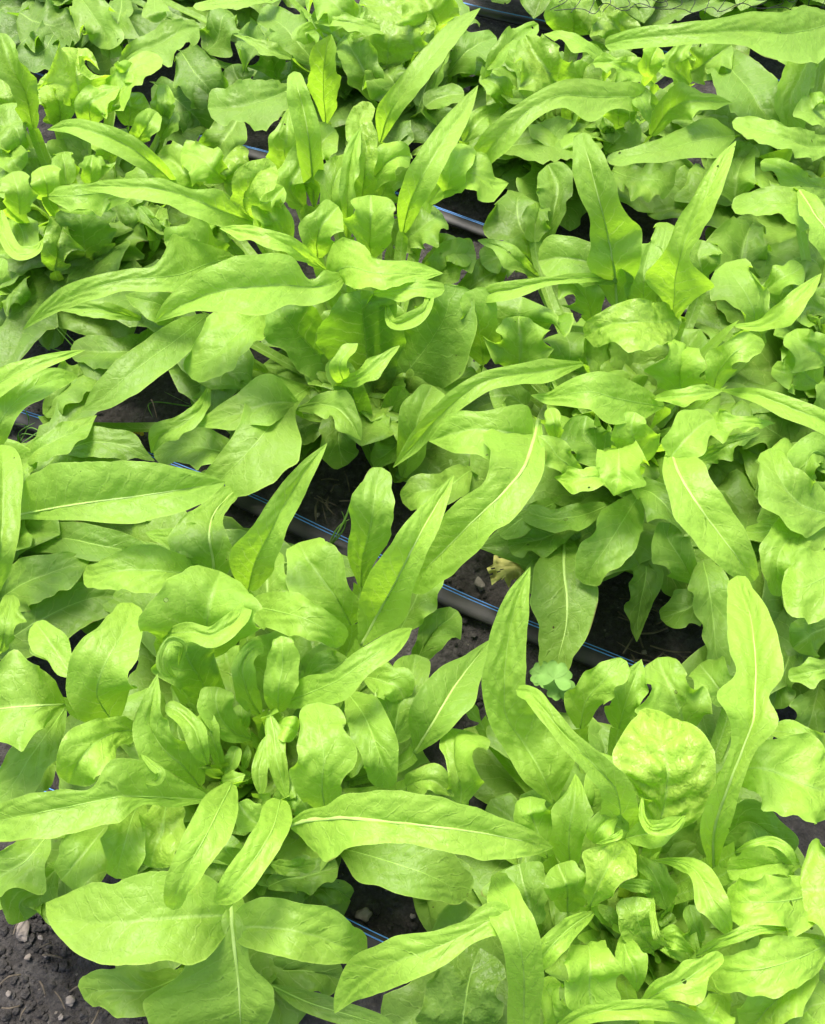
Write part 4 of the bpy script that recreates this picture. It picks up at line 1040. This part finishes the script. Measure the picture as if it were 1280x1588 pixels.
def ball(p, r, k=8):
    import bmesh
    bm = bmesh.new(); bmesh.ops.create_icosphere(bm, subdivisions=2, radius=r)
    for v in bm.verts: v.co = Vector(p) + v.co*(1+.25*noise.noise(v.co*400))
    me = bpy.data.meshes.new('bud'); bm.to_mesh(me); bm.free(); return me
wb = np.array(wd.location)
for x, y, z in ((434, 372, 2), (440, 385, 1.5), (428, 380, 1.5), (415, 385, 1.2)):
    p = at(x/2, 480+y/2, z/100) - wb
    add_obj('bud', ball(p, .0022), wd, M_BUD)
weed('weed_stalk', 'single knobbly weed stalk leaning over the middle hose beside the upright leaf', 'weed', (1015, 745),
     [[(1050, 690, 4), (1075, 640, 6), (1095, 575, 8)], [(1060, 665, 4), (1085, 650, 5)], [(1070, 650, 5), (1060, 625, 6)]], .0022, M_GRASS, 3)
weed('grass_weed', 'two pale stalks bending out of the dark gap under the drooping leaf at the left', 'weed', (600, 300),
     [[(560, 280, 3), (510, 255, 5)], [(460, 300, 3), (475, 335, 3)]], .0010, M_GRASS, 3)

# clover
cb = at(640+450/2, 900+340/2, .0); cb[2] = 0
clv = thing('clover', 'blue green clover behind the curling leaf tip, below the middle hose', 'weed', cb)
def leaflet(cx, cy, z, dx, dy, size):
    """heart-shaped leaflet from its inner point along picture direction (dx, dy)"""
    L = math.hypot(dx, dy); dx, dy = dx/L, dy/L
    nu, nv = 12, 11
    s = np.linspace(0, 1, nu); V = np.linspace(-1, 1, nv)
    wd = .62*np.sin(np.pi*np.clip(s*.80+.02, 0, 1))**.8
    notch = 1 - .16*np.exp(-(V/.28)**2)
    px = cx + size*(dx*s[:, None]*notch[None, :] - dy*wd[:, None]*V[None, :])
    py = cy + size*(dy*s[:, None]*notch[None, :] + dx*wd[:, None]*V[None, :])
    pos = at(px, py, z + .004*np.abs(V)[None, :]*s[:, None])
    return mesh_from(pos.reshape(-1, 3)-cb, grid_quads(nu, nv), np.zeros((nu*nv, 2)), 'leaflet')
for (cx, cy, z, dirs, sz) in ((860, 1052, .10, ((-1, -.35), (.25, -1), (1, .15)), 27), (868, 1062, .085, ((-.9, .4), (.9, .5), (.1, 1)), 24), (842, 1046, .075, ((-1, .1), (-.2, -1), (-.3, 1)), 20)):
    c3 = at(cx, cy, z)
    add_obj('stem', tube_mesh([tube(smooth_path([np.zeros(3)+[0, 0, .002], (c3-cb)*np.array([.6, .6, .6]), c3-cb], 10), .0006, 1, 6)]), clv, M_CLOV)
    for d in dirs:
        add_obj('leaflet', leaflet(cx, cy, z, d[0], d[1], sz), clv, M_CLOV)

# withered yellow leaf by the hose, gnawed edges
def dead_leaf():
    out = [(230, 802), (250, 790), (252, 762), (290, 757), (340, 750), (392, 764), (400, 790), (378, 800), (362, 826), (340, 818), (326, 842), (308, 838), (300, 866), (284, 836), (262, 842), (246, 856), (240, 826)]
    n = len(out); C = np.array([318, 795.])
    vs, fs = [], []
    ring = 7
    pts = []
    for k in range(n*4):
        a = k/4; i = int(a) % n; f = a-int(a)
        p = np.array(out[i])*(1-f) + np.array(out[(i+1) % n])*f
        pts.append(p)
    for r in range(ring+1):
        for p in pts:
            q = C + (p-C)*r/ring
            z = .045 + .010*noise.noise(Vector((q[0]*.03, q[1]*.03, 1))) + .012*(r/ring)**2*noise.noise(Vector((q[0]*.05, q[1]*.05, 4)))
            vs.append(at(640+q[0]/2, 480+q[1]/2, z))
    m = len(pts)
    for r in range(ring):
        for k in range(m):
            if r > 2 and noise.noise(Vector((k*.55, r*.9, 2))) > .48: continue      # eaten through
            fs.append((r*m+k, (r+1)*m+k, (r+1)*m+(k+1) % m, r*m+(k+1) % m))
    base = vs[0].copy(); base[2] = 0
    me = bpy.data.meshes.new('withered_leaf'); me.from_pydata([tuple(v-base) for v in vs], [], fs)
    me.polygons.foreach_set('use_smooth', [True]*len(fs)); me.update()
    o = add_obj('withered_leaf', me, None, M_DEAD, base)
    tag(o, 'withered yellow gnawed leaf above the middle drip hose', 'leaf')
dead_leaf()

# straw and root bits
rr = random.Random(5)
def twig(px, py, length, a, label, r=.0007):
    p = at(px, py, .006); 
    d = np.array([math.cos(a), math.sin(a), 0])*length/2
    P = smooth_path([p-d, p+np.array([0, 0, .003])+d*.1+np.array([-d[1], d[0], 0])*rr.uniform(-.25, .25), p+d], 10)
    b = p.copy(); b[2] = 0
    o = add_obj('straw', tube_mesh([tube(P-b, r, .7, 6)]), None, M_STRAW, b)
    tag(o, label, 'straw', 'dry straw bits lying on the soil')
for k in range(20):
    twig(rr.uniform(975, 1080), rr.uniform(925, 1035), rr.uniform(.012, .04), rr.uniform(0, 3.14), 'short dry straw bit in the dark soil gap at the right', rr.uniform(.0004, .0009))
for k in range(12):
    twig(rr.uniform(480, 560), rr.uniform(735, 800), rr.uniform(.010, .028), rr.uniform(0, 3.14), 'short dry straw bit on the soil behind the middle hose', rr.uniform(.0004, .0008))
for k in range(10):
    twig(rr.uniform(0, 150), rr.uniform(1430, 1588), rr.uniform(.008, .02), rr.uniform(0, 3.14), 'short dry root bit on the bare soil at the lower left', rr.uniform(.0004, .0008))

# crumbs of earth
def crumbs():
    import bmesh
    r = random.Random(3); vs, fs = [], []
    bm = bmesh.new(); bmesh.ops.create_icosphere(bm, subdivisions=1, radius=1)
    base = [v.co.copy() for v in bm.verts]; tri = [[v.index for v in f.verts] for f in bm.faces]; bm.free()
    areas = [(-20, 1390, 260, 1600, 900), (450, 680, 620, 880, 260), (680, 830, 1120, 1110, 700), (520, 1350, 720, 1480, 260), (0, 560, 330, 720, 300), (560, 690, 720, 760, 120), (660, 300, 800, 430, 150), (700, 1050, 780, 1150, 80)]
    for x0, y0, x1, y1, n in areas:
        for k in range(n):
            p = at(r.uniform(x0, x1), r.uniform(y0, y1), .0)
            s = .0006 + .0030*r.random()**3
            o = len(vs); sd = Vector((k*1.7, x0, y0)); rz = r.uniform(.6, .9)
            for c in base:
                d = 1 + .5*noise.noise(c*1.3+sd)
                vs.append((p[0]+c.x*s*d, p[1]+c.y*s*d, s*.3-.004+c.z*s*d*rz))
            fs += [[i+o for i in t] for t in tri]
    me = bpy.data.meshes.new('crumbs'); me.from_pydata(vs, [], fs); me.update()
    o = add_obj('soil_crumbs', me, None, M_SOIL); o['kind'] = 'stuff'; tag(o, 'loose crumbs of dark earth on the bare soil', 'soil')
crumbs()

# bird netting beyond the last row, top right
def net():
    r = random.Random(8); parts = []
    def pt(i, j):
        x, y = 860+i*26 + 7*math.sin(j*1.3+i), 16 - j*17 + 5*math.sin(i*.9+j*2.1)
        z = .17 + .012*math.sin(i*.7)+.014*math.cos(j*1.1+i*.3)
        return at(x, y, z)
    for j in range(0, 6):
        parts.append(tube(smooth_path([pt(i+(.5 if i % 2 else 0), j+.35*(i % 2)) for i in range(18)], 90), .00042, 1, 5))
    for i in range(18):
        parts.append(tube(smooth_path([pt(i+(.45 if j % 2 else -.2), j) for j in range(6)], 40), .00042, 1, 5))
    b = at(1080, 10, .17); b[2] = 0
    parts = [(v-b, q, t) for v, q, t in parts]
    o = add_obj('bird_netting', tube_mesh(parts), None, M_NET, b)
    tag(o, 'black bird netting draped along the top right behind the lettuces', 'netting')
net()
print('objects', len(bpy.data.objects))
